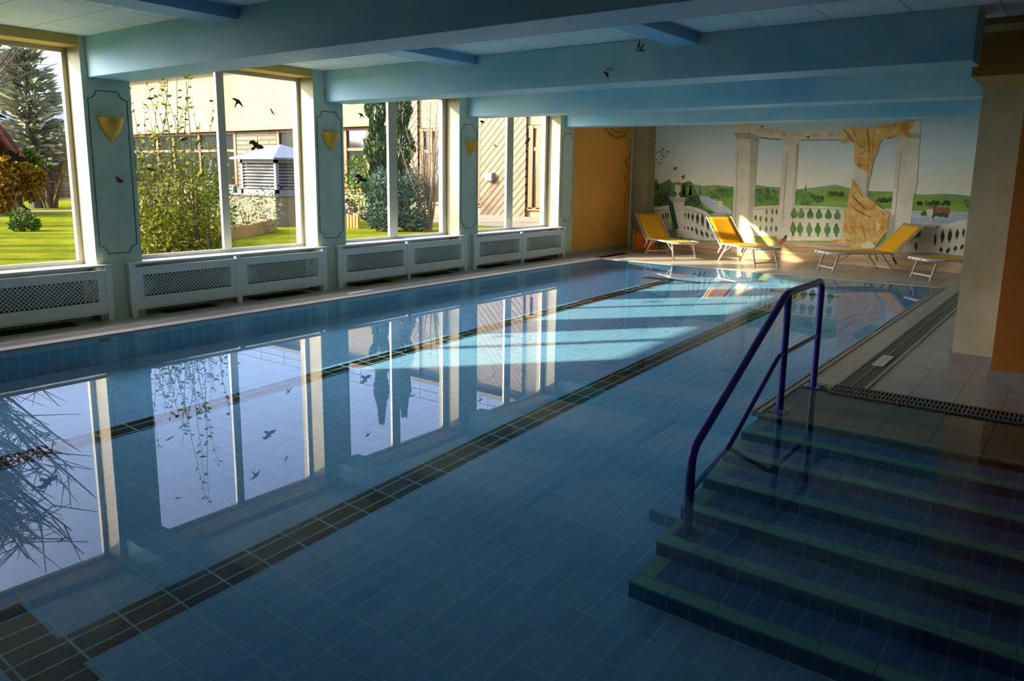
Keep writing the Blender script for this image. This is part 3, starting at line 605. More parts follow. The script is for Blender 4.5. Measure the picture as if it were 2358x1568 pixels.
balu('painted_balustrade', [T6((258, 985), (350, 970), (540, 965), (530, 1300), (258, 1300))], [tear(*p, 2.6, 7.5) for p in T6((405, 1035), (467, 1030), (515, 1035))] + [tear(*p, 3.0, 8) for p in T6((285, 1100), (340, 1110), (400, 1120), (462, 1125), (335, 1220), (400, 1218), (455, 1220), (508, 1220))], M_HOLEG, 12, [T6((260, 1005), (530, 985), (530, 989), (260, 1010))])
hol = []
for x in (707, 783, 883, 978, 1080, 1180):
    hol.append(T6(*[(x+a, 1055+b+(x-783)*.03) for a, b in ((-15, -55), (15, -55), (18, -30), (36, -5), (36, 30), (20, 50), (-20, 50), (-36, 30), (-36, -5), (-18, -30))]))
    hol.append(T6(*[(x-12+a, 1225+b+(x-783)*.025) for a, b in ((-12, -75), (12, -75), (16, -50), (36, -10), (30, 25), (14, 45), (12, 75), (-12, 75), (-14, 45), (-30, 25), (-36, -10), (-16, -50))]))
balu('painted_balustrade', [T6((700, 965), (900, 968), (1260, 988), (1260, 1350), (690, 1350))], hol, M_HOLEG, 12, [T6((705, 990), (1255, 1005), (1255, 1010), (705, 995))])
balu('painted_balustrade', [T7((1180, 1240), (1300, 1180), (1450, 1130), (1575, 1115), (1530, 1520), (1180, 1480)), T7((820, 1480), (870, 1400), (950, 1340), (1050, 1300), (1050, 1480))], [tear(*p, w, h, s) for p, w, h, s in ((T7((1205, 1340))[0], 3, 15, 1), (T7((1285, 1305))[0], 4.5, 16, 1.), (T7((1365, 1295))[0], 5, 17, 1.6), (T7((1445, 1280))[0], 4, 13, 1.5), (T7((1515, 1262))[0], 3.4, 11, 1), (T7((1270, 1450))[0], 4, 7, 0), (T7((1345, 1460))[0], 4.5, 8, 2.5), (T7((1425, 1435))[0], 4, 7, 2), (T7((1497, 1420))[0], 4, 7, 2), (T7((995, 1410))[0], 3.6, 10, 0))], M_HOLE, 12)
pedestal(T7((1050, 1210), (1200, 1215), (1190, 1480), (1040, 1480)), T7((1030, 1170), (1235, 1175), (1200, 1225), (1050, 1222)), 2142, 493, .95, speck('mural_flowers_right', rgb(130, 130, 50), rgb(180, 170, 80), 18.))
# drapery
d1 = pm('painted_drapery', T7((185, 135), (240, 120), (290, 100), (350, 112), (470, 105), (520, 108), (560, 85), (600, 88), (680, 85), (800, 55), (830, 40), (965, 40), (940, 110), (900, 150), (930, 200), (910, 230), (880, 215), (850, 190), (790, 210), (700, 235), (640, 235), (600, 270), (575, 370), (540, 450), (510, 560), (495, 655), (470, 650), (450, 590), (360, 555), (320, 500), (318, 350), (330, 290), (270, 260), (235, 255), (190, 292), (150, 255), (160, 245), (240, 235), (215, 170)), M_GOLD, 18)
multi('fold', [T7((200, 135), (250, 200), (300, 270), (330, 285), (270, 210), (230, 150)), T7((470, 120), (490, 320), (490, 620), (478, 600), (475, 330), (455, 140)), T7((345, 300), (400, 330), (460, 290), (400, 345)), T7((350, 360), (410, 400), (460, 340), (410, 415)), T7((350, 540), (390, 510), (440, 545), (400, 525)), T7((280, 110), (340, 230), (355, 260), (330, 180)), T7((620, 215), (700, 225), (800, 190), (705, 235)), T7((520, 110), (525, 330), (510, 520), (518, 330)), T7((830, 60), (870, 120), (890, 200), (860, 130))], M_GOLDD, 19, d1)
multi('highlight', [T7((340, 310), (400, 345), (460, 305), (400, 355)), T7((350, 375), (410, 415), (455, 365), (410, 425)), T7((480, 330), (497, 600), (487, 600)), T7((560, 110), (600, 150), (575, 200)), T7((250, 130), (320, 240), (300, 160))], M_GOLDL, 20, d1)
d2 = pm('painted_drapery', T7((295, 672), (320, 700), (440, 850), (520, 910), (560, 950), (620, 1000), (708, 1045), (690, 1100), (680, 1250), (640, 1290), (560, 1400), (540, 1440), (350, 1437), (300, 1430), (200, 1395), (130, 1385), (35, 1365), (50, 1350), (160, 1330), (190, 1270), (205, 1150), (205, 1000), (245, 985), (250, 900), (265, 800), (290, 760)), M_GOLD, 18)
multi('fold', [T7((300, 690), (350, 780), (440, 900), (360, 820)), T7((270, 820), (330, 880), (450, 1000), (530, 1005), (430, 1010), (320, 900)), T7((255, 930), (350, 1010), (480, 1080), (600, 1075), (480, 1092), (340, 1030)), T7((600, 1010), (660, 1060), (700, 1050), (650, 1075)), T7((540, 930), (545, 970), (510, 1005), (530, 960)), T7((380, 1100), (430, 1250), (440, 1390), (420, 1260)), T7((530, 1100), (545, 1250), (560, 1330), (535, 1240)), T7((250, 1120), (300, 1220), (360, 1290), (300, 1240)), T7((640, 1080), (630, 1200), (600, 1280), (640, 1210)), T7((200, 1250), (230, 1330), (320, 1370), (235, 1350)), T7((450, 1120), (500, 1300), (510, 1380), (490, 1290))], M_GOLDD, 19, d2)
multi('highlight', [T7((320, 740), (380, 850), (440, 920), (370, 860)), T7((560, 960), (650, 1030), (600, 1010)), T7((390, 1400), (470, 1350), (540, 1400), (530, 1430), (400, 1430)), T7((560, 1110), (580, 1250), (600, 1180))], M_GOLDL, 20, d2)
# peacock, pheasant, butterflies, branch
pk = pm('painted_peacock', T5((290, 905), (330, 920), (360, 1000), (390, 1150), (405, 1200), (370, 1215), (345, 1170), (320, 1080), (300, 980)), M_BIRDG, 21)
pm('neck', T5((235, 850), (262, 785), (270, 790), (262, 840), (300, 890), (310, 930), (285, 920), (250, 880)), M_BIRDB, 22, pk)
multi('eye_spots', [[(x+1.1*math.cos(a*PI/3), y+1.1*math.sin(a*PI/3)) for a in range(6)] for x, y in T5((325, 985), (345, 990), (332, 1030), (352, 1050), (340, 1080), (362, 1090), (350, 1125), (372, 1140), (360, 1170), (380, 1185))], M_SPOT, 23, pk)
ph = pm('painted_pheasant', T6((400, 1300), (460, 1318), (530, 1340), (560, 1330), (600, 1350), (590, 1380), (540, 1400), (500, 1360)), speck('mural_pheasant_brown', rgb(150, 80, 50), rgb(196, 150, 100), 14.), 21)
pm('head', T6((585, 1330), (600, 1300), (612, 1288), (632, 1295), (620, 1310), (612, 1345), (590, 1345)), plain('mural_pheasant_green', rgb(40, 62, 48), .6), 22, ph); pm('cheek', T6((570, 1325), (605, 1318), (612, 1350), (580, 1360)), M_RED, 23, ph)
BFM = plain('mural_butterfly', rgb(120, 62, 44), .6)
for q in (T5((345, 495), (355, 520), (388, 512), (370, 545), (350, 545)), T5((440, 615), (472, 597), (468, 635), (445, 650)), T6((335, 108), (372, 80), (368, 102), (345, 112)), T6((840, 225), (848, 200), (858, 212), (875, 200), (868, 232), (855, 222))): pm('painted_butterfly', q, BFM, 24)
multi('painted_branch', [stripe(*T5((145, 360), (270, 330)), 1.0), stripe(*T5((150, 425), (230, 400)), 1.0)] + [[(x+2.2*math.cos(a*PI/3), y+1.6*math.sin(a*PI/3)) for a in range(6)] for x, y in T5((165, 345), (190, 335), (225, 305), (238, 318), (270, 345), (290, 338), (300, 342), (215, 375), (235, 390), (240, 405), (215, 425), (270, 380), (180, 470), (210, 465), (155, 430), (222, 345))], M_TREE, 21)
# swag painted on the orange wall
def pw(name, px, mat, lay, parent=None):
    P = [onx(1370+a/4.753, 270+b/4.753, X0+.0045+.0008*lay) for a, b in px]
    return MB().prism(P, (.0006, 0, 0)).build(name, mat, parent, tri=True)
sw = empty('painted_swag', (X0, 15.5, 2.4)); tag(sw, 'ochre curtain swag with tassel painted on the orange wall', 'painting')
M_SW = speck('swag_ochre', rgb(196, 150, 60), rgb(214, 176, 92), 8.); M_SWD = plain('swag_dark', rgb(150, 98, 34), .65)
pw('swag', [(75, 100), (420, 92), (415, 300), (400, 560), (385, 800), (375, 1000), (350, 960), (360, 780), (320, 660), (365, 580), (318, 480), (385, 420), (370, 385), (345, 380), (360, 340), (330, 300), (345, 220), (300, 245), (220, 255), (140, 215), (95, 160)], M_SW, 1, sw)
pw('fold', [(100, 110), (160, 190), (240, 235), (330, 210), (390, 100), (330, 190), (240, 215), (170, 175)], M_SWD, 2, sw); pw('fold', [(150, 105), (210, 160), (280, 180), (350, 100), (285, 165), (215, 145)], M_SWD, 2, sw)
pw('fold', [(395, 100), (392, 300), (380, 560), (370, 800), (362, 950), (366, 780), (374, 560), (385, 300)], M_SWD, 2, sw); pw('cord', [(318, 480), (385, 420), (390, 428), (326, 485), (370, 575), (328, 665), (360, 770), (335, 830), (325, 1020), (318, 1020), (328, 830), (352, 770), (318, 662), (360, 578)], M_SWD, 2, sw)
# ================================================================== loungers
def lounger(foot, ang, label, canopy=False, ln=1.24, wd=.54, back=.70, slope=44):
    r = empty('sun_lounger', (0, 0, 0)); tag(r, label, 'sun lounger', 'yellow sun loungers along the far wall')
    h = .345; hw = wd/2; sl = math.radians(slope)
    fr = MB(); rr = .045
    pts = [(ln+.02, -hw, h)] + [(rr+.02 - rr*math.sin(a), -hw+rr-rr*math.cos(a), h) for a in [k*PI/8 for k in range(5)]] + [(rr+.02 - rr*math.cos(a), hw-rr+rr*math.sin(a), h) for a in [k*PI/8 for k in range(5)]] + [(ln+.02, hw, h)]
    fr.tube(pts, .017, 8); o = fr.build('seat_frame', ALU, r, smooth=True)
    for s in (-1, 1):
        e = MB().tube([(.30, s*hw, h), (.06, s*hw, h), (.005, s*(hw-.05), h), (.0, s*(hw-.12), h)], .024, 8).build('corner_guard', PLASTW, r, smooth=True)
        MB().tube([(-.022, s*(hw-.14), h), (-.03, s*(hw-.14), h)], .010, 8).build('screw', GREYP, e)
    MB().tube([(0, -hw+.10, h), (0, hw-.10, h)], .023, 8).build('end_bar', PLASTW, r, smooth=True)
    def sheet(f, nx=10, ny=6):
        top = [[f(i/nx, j/ny) for j in range(ny+1)] for i in range(nx+1)]; n = ny+1; vs = [p for q in top for p in q]; k = len(vs)
        vs += [(p[0], p[1], p[2]-.004) for p in vs]
        fs = [(i*n+j, (i+1)*n+j, (i+1)*n+j+1, i*n+j+1) for i in range(nx) for j in range(ny)]; fs += [tuple(k+q for q in f_[::-1]) for f_ in fs]
        rim = [i*n for i in range(nx+1)] + [nx*n+j for j in range(1, n)] + [i*n+ny for i in range(nx-1, -1, -1)] + [j for j in range(ny-1, 0, -1)]
        fs += [(rim[q], k+rim[q], k+rim[(q+1) % len(rim)], rim[(q+1) % len(rim)]) for q in range(len(rim))]
        return MB().add(vs, fs)
    sheet(lambda u, v: (.02+u*(ln-.02), -hw+.012+v*(wd-.024), h+.014-.012*math.sin(PI*v)*math.sin(PI*u))).build('seat_fabric', YELLOWF, r, smooth='all')
    cs, sn = math.cos(sl), math.sin(sl)
    sheet(lambda u, v: (ln+u*back*cs, -hw+.012+v*(wd-.024), h+.014+u*back*sn-.014*math.sin(PI*v)*math.sin(PI*u))).build('backrest_fabric', YELLOWF, r, smooth='all')
    bk = MB()
    for s in (-1, 1): bk.tube([(ln-.10*cs, s*(hw+.02), h-.12*sn), (ln+(back+.03)*cs, s*(hw+.02), h+(back+.03)*sn)], .014, 8)
    bk.tube([(ln+(back-.01)*cs, -hw-.02, h+(back-.01)*sn), (ln+(back-.01)*cs, hw+.02, h+(back-.01)*sn)], .012, 8)
    bk.build('backrest_frame', ALU, r, smooth=True)
    for s in (-1, 1):
        MB().beam((.20, s*(hw-.03), h-.01), (.09, s*(hw-.02), 0), .022, .03, up=(1, 0, 0)).build('leg', ALU, r)
        MB().beam((1.03, s*(hw-.03), h-.01), (1.29, s*(hw-.02), 0), .022, .03, up=(1, 0, 0)).build('leg', ALU, r)
        MB().tube([(.14, s*(hw-.026), .17), (.42, s*(hw-.03), h-.015)], .007, 6).build('brace', ALU, r)
        MB().tube([(1.16, s*(hw-.026), .17), (.88, s*(hw-.03), h-.015)], .007, 6).build('brace', ALU, r)
        MB().beam((ln-.05, s*(hw+.0), h-.01), (ln+.06, s*(hw+.01), h-.19), .014, .03, up=(1, 0, 0)).build('hinge_plate', GREYP if s < 0 else ALU, r)
    MB().beam((.125, -hw+.02, .075), (.125, hw-.02, .075), .02, .028).build('crossbar', ALU, r); MB().beam((1.245, -hw+.02, .075), (1.245, hw-.02, .075), .02, .028).build('crossbar', ALU, r)
    if canopy:
        xt, zt = ln+(back+.03)*cs, h+(back+.03)*sn
        MB().tube(bend([(xt, -hw-.03, zt), (xt+.06, -hw-.035, .03), (xt+.06, hw+.035, .03), (xt+.02, hw+.03, zt*.55)], .06), .007, 8).build('sunshade_frame', ALU, r, smooth=True)
        sheet(lambda u, v: (xt+.045+.02*u, -hw+v*wd, .42-.38*u)).build('sunshade_fabric', ORANGEF, r, smooth='all')
    r.rotation_euler = (0, 0, ang); c, s = math.cos(ang), math.sin(ang)
    r.location = (foot[0]-.09*c, foot[1]-.09*s, 0)
    return r
lounger((-6.495, 14.635), math.radians(145), 'yellow sun lounger nearest the orange wall, orange sunshade folded behind it', True, ln=1.22)
lounger((-4.81, 14.56), math.radians(145.5), 'yellow sun lounger with a sunlit stripe across its backrest', ln=1.22)
lounger((-3.77, 14.67), math.radians(45), 'yellow sun lounger before the golden drapery, head toward the right')
lounger((-2.20, 14.615), math.radians(45), 'yellow sun lounger half hidden behind the marbled pillar')
# ================================================================== outside
ZG = .2
STUC = marble('warm_stucco', rgb(110, 98, 68), rgb(126, 113, 82), .8, .6)
WOODB = tiles('diagonal_boards', rgb(120, 96, 62), rgb(96, 74, 46), rgb(44, 26, 14), 7., .20, .03, 'xz', .6, loc=(0, 0, 0), var=(3., .4))
for nd in WOODB.node_tree.nodes:
    if nd.type == 'MAPPING': nd.inputs['Rotation'].default_value = (0, 0, math.radians(-45))
WOODO = plain('orange_wood', rgb(112, 68, 26), .55, var=.12, scale=3)
WOODL = tiles('log_courses', rgb(106, 90, 66), rgb(94, 66, 36), rgb(30, 24, 20), 1.7, .20, .028, 'xz', .7, off=.5, var=(3., .35))
DGLASS = plain('dark_window_glass', rgb(40, 42, 34), .08)
LWOOD = plain('light_log_wood', rgb(160, 124, 62), .7, var=.15, scale=5)
PAVEO = tiles('terrace_slabs', rgb(122, 108, 84), rgb(112, 100, 78), rgb(80, 72, 56), .5, .5, .01, 'xy', .8, var=(3., .3))
VENTW = plain('hood_white', rgb(104, 104, 102), .5)
GRASSM = NT('grass_green'); gn = GRASSM.noise(GRASSM.mapped(src=GRASSM.pos()), 1.6, 10., .7)
GRASSM.l(GRASSM.ramp(gn, 0, [(.35, rgb(76, 84, 18)), (.65, rgb(106, 106, 26))]), 0, GRASSM.b, 'Base Color'); GRASSM.set(Roughness=1.); GRASSM.b.inputs['Specular IOR Level'].default_value = 0; GRASSM = GRASSM.mat
def leafmat(name, a, b, sc=3.): return speck(name, a, b, sc, rough=.6, spec=.12)
L_CON = leafmat('conifer_needles', rgb(116, 124, 110), rgb(138, 134, 84)); L_CYP = leafmat('cypress_foliage', rgb(34, 56, 36), rgb(60, 80, 40), 2.)
L_JUN = leafmat('juniper_foliage', rgb(58, 78, 66), rgb(78, 96, 80), 4.); L_AUT = leafmat('autumn_leaves', rgb(128, 86, 14), rgb(124, 106, 20), 2.)
L_SHR = leafmat('shrub_leaves', rgb(86, 98, 14), rgb(122, 120, 30), 2.); L_BUSH = leafmat('bush_leaves', rgb(66, 90, 24), rgb(94, 108, 34), 2.)
L_SIL = leafmat('silvery_leaves', rgb(96, 104, 84), rgb(120, 120, 96), 6.); L_TWIG = leafmat('bare_twigs', rgb(88, 70, 46), rgb(108, 84, 52), 4.)
BARK = plain('bark_brown', rgb(70, 56, 40), .9, var=.2, scale=6)
struct(MB().box(-160, -9.04, -60, 90, -.5, ZG).build('lawn', GRASSM), 'sunlit lawn outside the windows', 'lawn')
struct(MB().box(-60, -9.2, 17.2, 22.0, ZG-.1, ZG+.02).build('path', PAVEO), 'pale paved terrace before the neighbouring building', 'path')
pth = [onz(-40, 487, ZG+.01), onz(170, 484, ZG+.01), onz(170, 487, ZG+.01), onz(-40, 491, ZG+.01)]
struct(MB().prism([Vector((p.x, p.y, ZG-.02)) for p in pth], (0, 0, .035)).build('path', PAVEO), 'thin pale path crossing the far lawn', 'path')
# neighbouring building, its long face turned to the sun
YN = 22.0
nb = empty('neighbour_building', (-26, YN, ZG)); tag(nb, 'long cream building with wooden window bays beyond the garden', 'building')
fx = lambda px, py=300: ony(px, py, YN).x
xa, xb, xc, xd, xe, xf, xg, xh = -46, fx(545), fx(637), fx(921), fx(967), fx(1112), fx(1217), -11.0
MB().box(xa, xh, YN+.10, YN+6, ZG, 6.25).build('wall', STUC, nb)
MB().box(xa, xd, YN-.02, YN+.1, 3.55, 6.25).box(xe, xf, YN-.02, YN+.1, 3.30, 6.25).box(xg, xh, YN-.02, YN+.1, 3.30, 6.25).build('upper_wall', STUC, nb)
MB().box(xa, xb, YN-.02, YN+.1, ZG, .92).box(xc, xd, YN-.02, YN+.1, ZG, .92).box(xe, xf, YN, YN+.1, ZG, .55).box(xg, xh, YN, YN+.1, ZG, .5).build('parapet', STUC, nb)
MB().box(xa, xd, YN-.35, YN+.05, 3.42, 3.56).build('eave', WOODO, nb)
MB().box(xb, xc, YN-.05, YN+.1, ZG, 3.42).build('log_wall', WOODL, nb)
for a, b in ((xd, xe), (xf, xg)): MB().box(a, b, YN-.14, YN+.1, ZG, 6.2).build('board_panel', WOODB, nb)
def nwin(a, b, z0, z1, zt, posts):
    MB().box(a, b, YN+.0, YN+.02, z0, z1).build('window_glass', DGLASS, nb)
    f = MB().box(a, b, YN-.06, YN+.03, z1-.10, z1).box(a, b, YN-.05, YN+.03, zt-.06, zt+.06).box(a, b, YN-.08, YN+.03, z0-.06, z0+.04)
    for p in posts: f.box(p-.09, p+.09, YN-.08, YN+.04, z0, z1)
    f.build('window_frame', WOODO, nb)
nwin(xa, xb, .95, 3.40, 2.55, [xa+2, xa+4.5, xa+7, fx(400), fx(460), xb-.1]); nwin(xc, xd, .95, 3.40, 2.55, [xc+.15, xc+2.0, fx(797), fx(850), xd-.4])
nwin(xe, xf, .55, 3.28, 2.45, [xe+.14, xe+.6, xe+1.6, xf-.15]); nwin(xg, xh, .5, 3.28, 2.5, [xg+.16, xg+.5, xg+1.5, xh-.3])
MB().box(xa-.3, xh+.3, YN-.5, YN+6.3, 6.22, 6.38).build('roof', plain('roof_edge', rgb(96, 88, 74), .7), nb)
rl = MB()
for z in (6.75, 7.1): rl.tube([(xa, YN-.3, z), (xh, YN-.3, z)], .022, 6)
x = xa
while x < xh: rl.tube([(x, YN-.3, 6.38), (x, YN-.3, 7.12)], .02, 6); x += 1.7
rl.build('terrace_railing', plain('rail_grey', rgb(120, 118, 112), .5), nb)
q = ony(1131, 408, YN-.16)
lb = bevel(MB().box(q.x-.16, q.x+.16, YN-.34, YN-.14, q.z-.13, q.z+.15).build('wall_lantern', VENTW), .01); tag(lb, 'small box lantern on the diagonal boards seen through the fourth window', 'lamp')
# ventilation hood
c = onz(637, 523, ZG); xl = ony(530, 447, c.y).x; yr = c.y+1.7
vh = empty('ventilation_hood', (c.x-1.2, c.y+.8, ZG)); tag(vh, 'white louvred ventilation hood with pyramid roof on a cream plinth', 'ventilation hood')
zs = ony(637, 450, c.y).z; zt = zs+.92
MB().box(xl, c.x, c.y, yr, ZG, zs-.03).build('plinth', STUC, vh)
MB().box(xl-.05, c.x+.06, c.y-.06, yr+.05, zs-.03, zs+.02).build('slab', VENTW, vh)
ux0, ux1, uy0, uy1 = ony(552, 447, c.y).x, c.x-.02, c.y+.06, yr-.1
MB().box(ux0+.1, ux1-.1, uy0+.12, uy1-.1, zs, zt).build('core', DARKV, vh)
fr = MB()
for a, b in ((ux0, uy0), (ux1-.09, uy0), (ux0, uy1-.09), (ux1-.09, uy1-.09)): fr.box(a, a+.09, b, b+.09, zs, zt)
fr.box(ux0, ux1, uy0, uy0+.05, zt-.09, zt).box(ux1-.05, ux1, uy0, uy1, zt-.09, zt).box(ux0, ux1, uy0, uy0+.05, zs, zs+.14).box(ux1-.05, ux1, uy0, uy1, zs, zs+.14)
fr.build('frame', VENTW, vh)
l1 = MB(); l2 = MB()
for k in range(8):
    z = zs+.17+k*.083
    l1.add([(ux0+.09, uy0+.0, z), (ux1-.09, uy0+.0, z), (ux1-.09, uy0+.08, z+.062), (ux0+.09, uy0+.08, z+.062)], [(0, 1, 2, 3)]); l1.add([(ux0+.09, uy0+.0, z-.008), (ux1-.09, uy0+.0, z-.008), (ux1-.09, uy0, z), (ux0+.09, uy0, z)], [(0, 1, 2, 3)])
    l2.add([(ux1, uy0+.09, z), (ux1, uy1-.09, z), (ux1-.08, uy1-.09, z+.062), (ux1-.08, uy0+.09, z+.062)], [(0, 1, 2, 3)]); l2.add([(ux1, uy0+.09, z-.008), (ux1, uy1-.09, z-.008), (ux1, uy1-.09, z), (ux1, uy0+.09, z)], [(0, 1, 2, 3)])
l1.build('louvres', VENTW, vh, fixn=False); l2.build('louvres', VENTW, vh, fixn=False)
ap = Vector(((ux0+ux1)/2, (uy0+uy1)/2, zt+.42))
MB().add([(ux0-.2, uy0-.2, zt), (ux1+.2, uy0-.2, zt), (ux1+.2, uy1+.2, zt), (ux0-.2, uy1+.2, zt), (ux0-.2, uy0-.2, zt+.05), (ux1+.2, uy0-.2, zt+.05), (ux1+.2, uy1+.2, zt+.05), (ux0-.2, uy1+.2, zt+.05), tuple(ap)],
         [(0, 3, 2, 1), (0, 1, 5, 4), (1, 2, 6, 5), (2, 3, 7, 6), (3, 0, 4, 7), (4, 5, 8), (5, 6, 8), (6, 7, 8), (7, 4, 8)]).build('roof', plain('hood_roof', rgb(92, 96, 106), .6), vh)
# log edging of the beds
def edging(path, label, h=.27):
    r = empty('log_edging', (path[0][0], path[0][1], ZG)); tag(r, label, 'garden edging')
    P = [Vector((a, b, 0)) for a, b in path]
    for a, b in zip(P, P[1:]):
        n = max(1, int((b-a).length/.095))
        for k in range(n):
            p = a.lerp(b, (k+.5)/n); hh = h+random.uniform(-.015, .02)
            MB().tube([(p.x, p.y, ZG-.05), (p.x, p.y, ZG+hh)], .046, 8).build('log', LWOOD, r)
e1 = [tuple(onz(a, b, ZG))[:2] for a, b in ((405, 578), (505, 563), (525, 552), (570, 545), (610, 536), (636, 529))]
edging(e1, 'low edging of upright logs in front of the shrubs below the hood')
e2 = [tuple(onz(a, b, ZG))[:2] for a, b in ((786, 524), (828, 526))]
edging(e2, 'short row of upright logs in front of a planted bed by the cypress', .33)
# plants
def leaf(mb, p, s, d=None, rnd=random, asp=.5):
    d = d or Vector((rnd.gauss(0, 1), rnd.gauss(0, 1), rnd.gauss(0, 1))); d = d.normalized()
    n = Vector((rnd.gauss(0, 1), rnd.gauss(0, 1), rnd.gauss(0, 1))).cross(d)
    if n.length < 1e-3: n = Vector((0, 0, 1)).cross(d)
    n.normalize(); w = n*(s*asp*.5); m = p + d*(s*.5)
    mb.add([p, m+w, p+d*s, m-w], [(0, 1, 2, 3)])
def stems(mb, base, h, n, spread, r=.012, rnd=random, k=5, lean=(0, 0)):
    out = []
    for i in range(n):
        a = rnd.uniform(0, 2*PI); s = rnd.uniform(.2, 1)*spread; hh = h*rnd.uniform(.6, 1)
        P = [Vector((base[0]+math.cos(a)*s*.25*(t/k)**.5 + math.cos(a)*s*(t/k)**1.4 + lean[0]*(t/k) + rnd.gauss(0, .015), base[1]+math.sin(a)*s*.25 + math.sin(a)*s*(t/k)**1.4 + lean[1]*(t/k)+rnd.gauss(0, .015), base[2]+hh*t/k)) for t in range(k+1)]
        mb.tube(P, [r*(1-.7*t/k) for t in range(k+1)], 5); out.append(P)
    return out
def along(P, t):
    f = t*(len(P)-1); i = min(int(f), len(P)-2); return P[i].lerp(P[i+1], f-i)
def blobs(mb, cs, n, size, rnd, asp=.5, up=0.):
    for c_, r in cs:
        for _ in range(n):
            while True:
                v = Vector((rnd.uniform(-1, 1), rnd.uniform(-1, 1), rnd.uniform(-1, 1)))
                if .35 < v.length < 1: break
            p = Vector(c_) + Vector((v.x*r[0], v.y*r[1], v.z*r[2])); d = Vector((v.x+rnd.gauss(0, .5), v.y+rnd.gauss(0, .5), v.z*.6+up+rnd.gauss(0, .5)))
            leaf(mb, p, size*rnd.uniform(.6, 1.3), d, rnd, asp)
def plant(name, label, cat, base, group=None):
    r = empty(name, base); return tag(r, label, cat, group)
rn = random.Random(11)
# the big leafy shrub before the second window
b0 = onz(410, 585, ZG); b0.x -= .25
sh = plant('tall_shrub', 'tall many-stemmed leafy shrub filling the left pane of the second window', 'shrub', (b0.x, b0.y, ZG))
sm, lf = MB(), MB()
lo, hi = onx(315, 500, b0.x), onx(492, 500, b0.x)
for i in range(34):
    yb = rn.uniform(lo.y, hi.y); xb = b0.x+rn.uniform(-.9, .3)
    for P in stems(sm, (xb, yb, ZG), rn.uniform(2.6, 4.9) if i % 3 else rn.uniform(1.6, 2.6), 1, .55, .011, rn, 7):
        L_ = int(20*(P[-1].z-ZG)/2.)
        for k in range(L_):
            t = rn.uniform(.12, 1); p = along(P, t); d = Vector((rn.gauss(0, 1), rn.gauss(0, 1), .35))
            leaf(lf, p, rn.uniform(.07, .13), d, rn, .48)
for i in range(7000):
    z = ZG+abs(rn.gauss(0, .8)); y = rn.uniform(lo.y-.1, hi.y+.25); x = b0.x+rn.uniform(-1., .35)
    if z < 2.3: leaf(lf, Vector((x, y, z)), rn.uniform(.05, .11), None, rn, .45)
sm.build('stems', BARK, sh); lf.build('foliage', L_SHR, sh, fixn=False)['kind'] = 'stuff'
def simple(name, label, cat, base, cs, n, size, mat, stem_h=0, asp=.5, seed=1, up=0., nst=6, spread=.3):
    r = plant(name, label, cat, base); rr = random.Random(seed); m = MB(); blobs(m, cs, n, size, rr, asp, up)
    m.build('foliage', mat, r, fixn=False)['kind'] = 'stuff'
    if stem_h:
        s = MB(); stems(s, base, stem_h, nst, spread, .014, rr); s.build('stems', BARK, r)
    return r
p = onz(585, 540, ZG); simple('silvery_shrub', 'silvery fine-leaved shrub before the plinth of the hood', 'shrub', (p.x-.3, p.y, ZG), [((p.x-.3, p.y+.1, .65), (.5, .45, .5)), ((p.x-.2, p.y+.55, .75), (.35, .35, .55)), ((p.x-.3, p.y-.45, .5), (.5, .45, .35))], 420, .09, L_SIL, .8, .3, 3)
p = onz(535, 550, ZG); simple('leafy_bush', 'broad-leaved bush beside the mullion of the second window', 'shrub', (p.x-.2, p.y-.15, ZG), [((p.x-.3, p.y-.2, .75), (.35, .4, .55)), ((p.x-.4, p.y-.3, 1.3), (.25, .3, .35))], 260, .14, L_BUSH, 1., .55, 4)
# cypresses with juniper skirts
for px, seed, tip, lab in ((872, 5, 5.1, 'tall dark cypress left of the mullion of the third window'), (926, 6, 4.9, 'tall dark cypress right of the mullion of the third window')):
    p = onz(px, 522, ZG); r = plant('cypress', lab, 'tree', (p.x, p.y, ZG)); rr = random.Random(seed); m = MB()
    for i in range(5200):
        z = ZG+.1+(tip-.1)*rr.random(); f = (z-ZG)/tip; R = .46*(1-.62*f)*(1-f**6)*(.7+.3*math.sin(z*6+rr.random()))+.03; a = rr.uniform(0, 2*PI); q = R*math.sqrt(rr.uniform(.3, 1))
        leaf(m, Vector((p.x+q*math.cos(a), p.y+q*math.sin(a), z)), rr.uniform(.08, .17), Vector((math.cos(a)*.5, math.sin(a)*.5, 1.1)), rr, .35)
    m.build('foliage', L_CYP, r, fixn=False)['kind'] = 'stuff'; MB().tube([(p.x, p.y, ZG), (p.x, p.y, ZG+tip*.8)], [.07, .015], 6).build('trunk', BARK, r)
for px, seed, lab in ((868, 8, 'rounded blue-green juniper at the foot of the left cypress'), (935, 9, 'rounded blue-green juniper at the foot of the right cypress')):
    p = onz(px, 530, ZG); simple('juniper', lab, 'shrub', (p.x+.35, p.y-.1, ZG), [((p.x+.3, p.y-.05, .75), (.42, .42, .62)), ((p.x+.3, p.y-.05, 1.3), (.3, .3, .45)), ((p.x+.35, p.y-.1, .45), (.36, .36, .3))], 900, .11, L_JUN, 0, .32, seed, .5)
p = onx(828, 400, -18.5); simple('green_bush', 'bright green bush below the window of the building, beside the cypress', 'shrub', (p.x, p.y, ZG), [((p.x, p.y, p.z), (.5, .5, .55)), ((p.x, p.y+.1, p.z-.7), (.5, .45, .6))], 420, .13, L_BUSH, 1.2, .5, 12)
p = onz(806, 512, ZG); simple('bed_plant', 'dark small-leaved plant behind the short log row', 'shrub', (p.x-.1, p.y, ZG), [((p.x-.1, p.y, .62), (.25, .3, .25))], 260, .09, L_TWIG, .4, .5, 13)
p = onz(985, 532, ZG); r = plant('bare_bush', 'leafless many-stemmed bush at the right of the third window', 'shrub', (p.x, p.y, ZG)); s = MB()
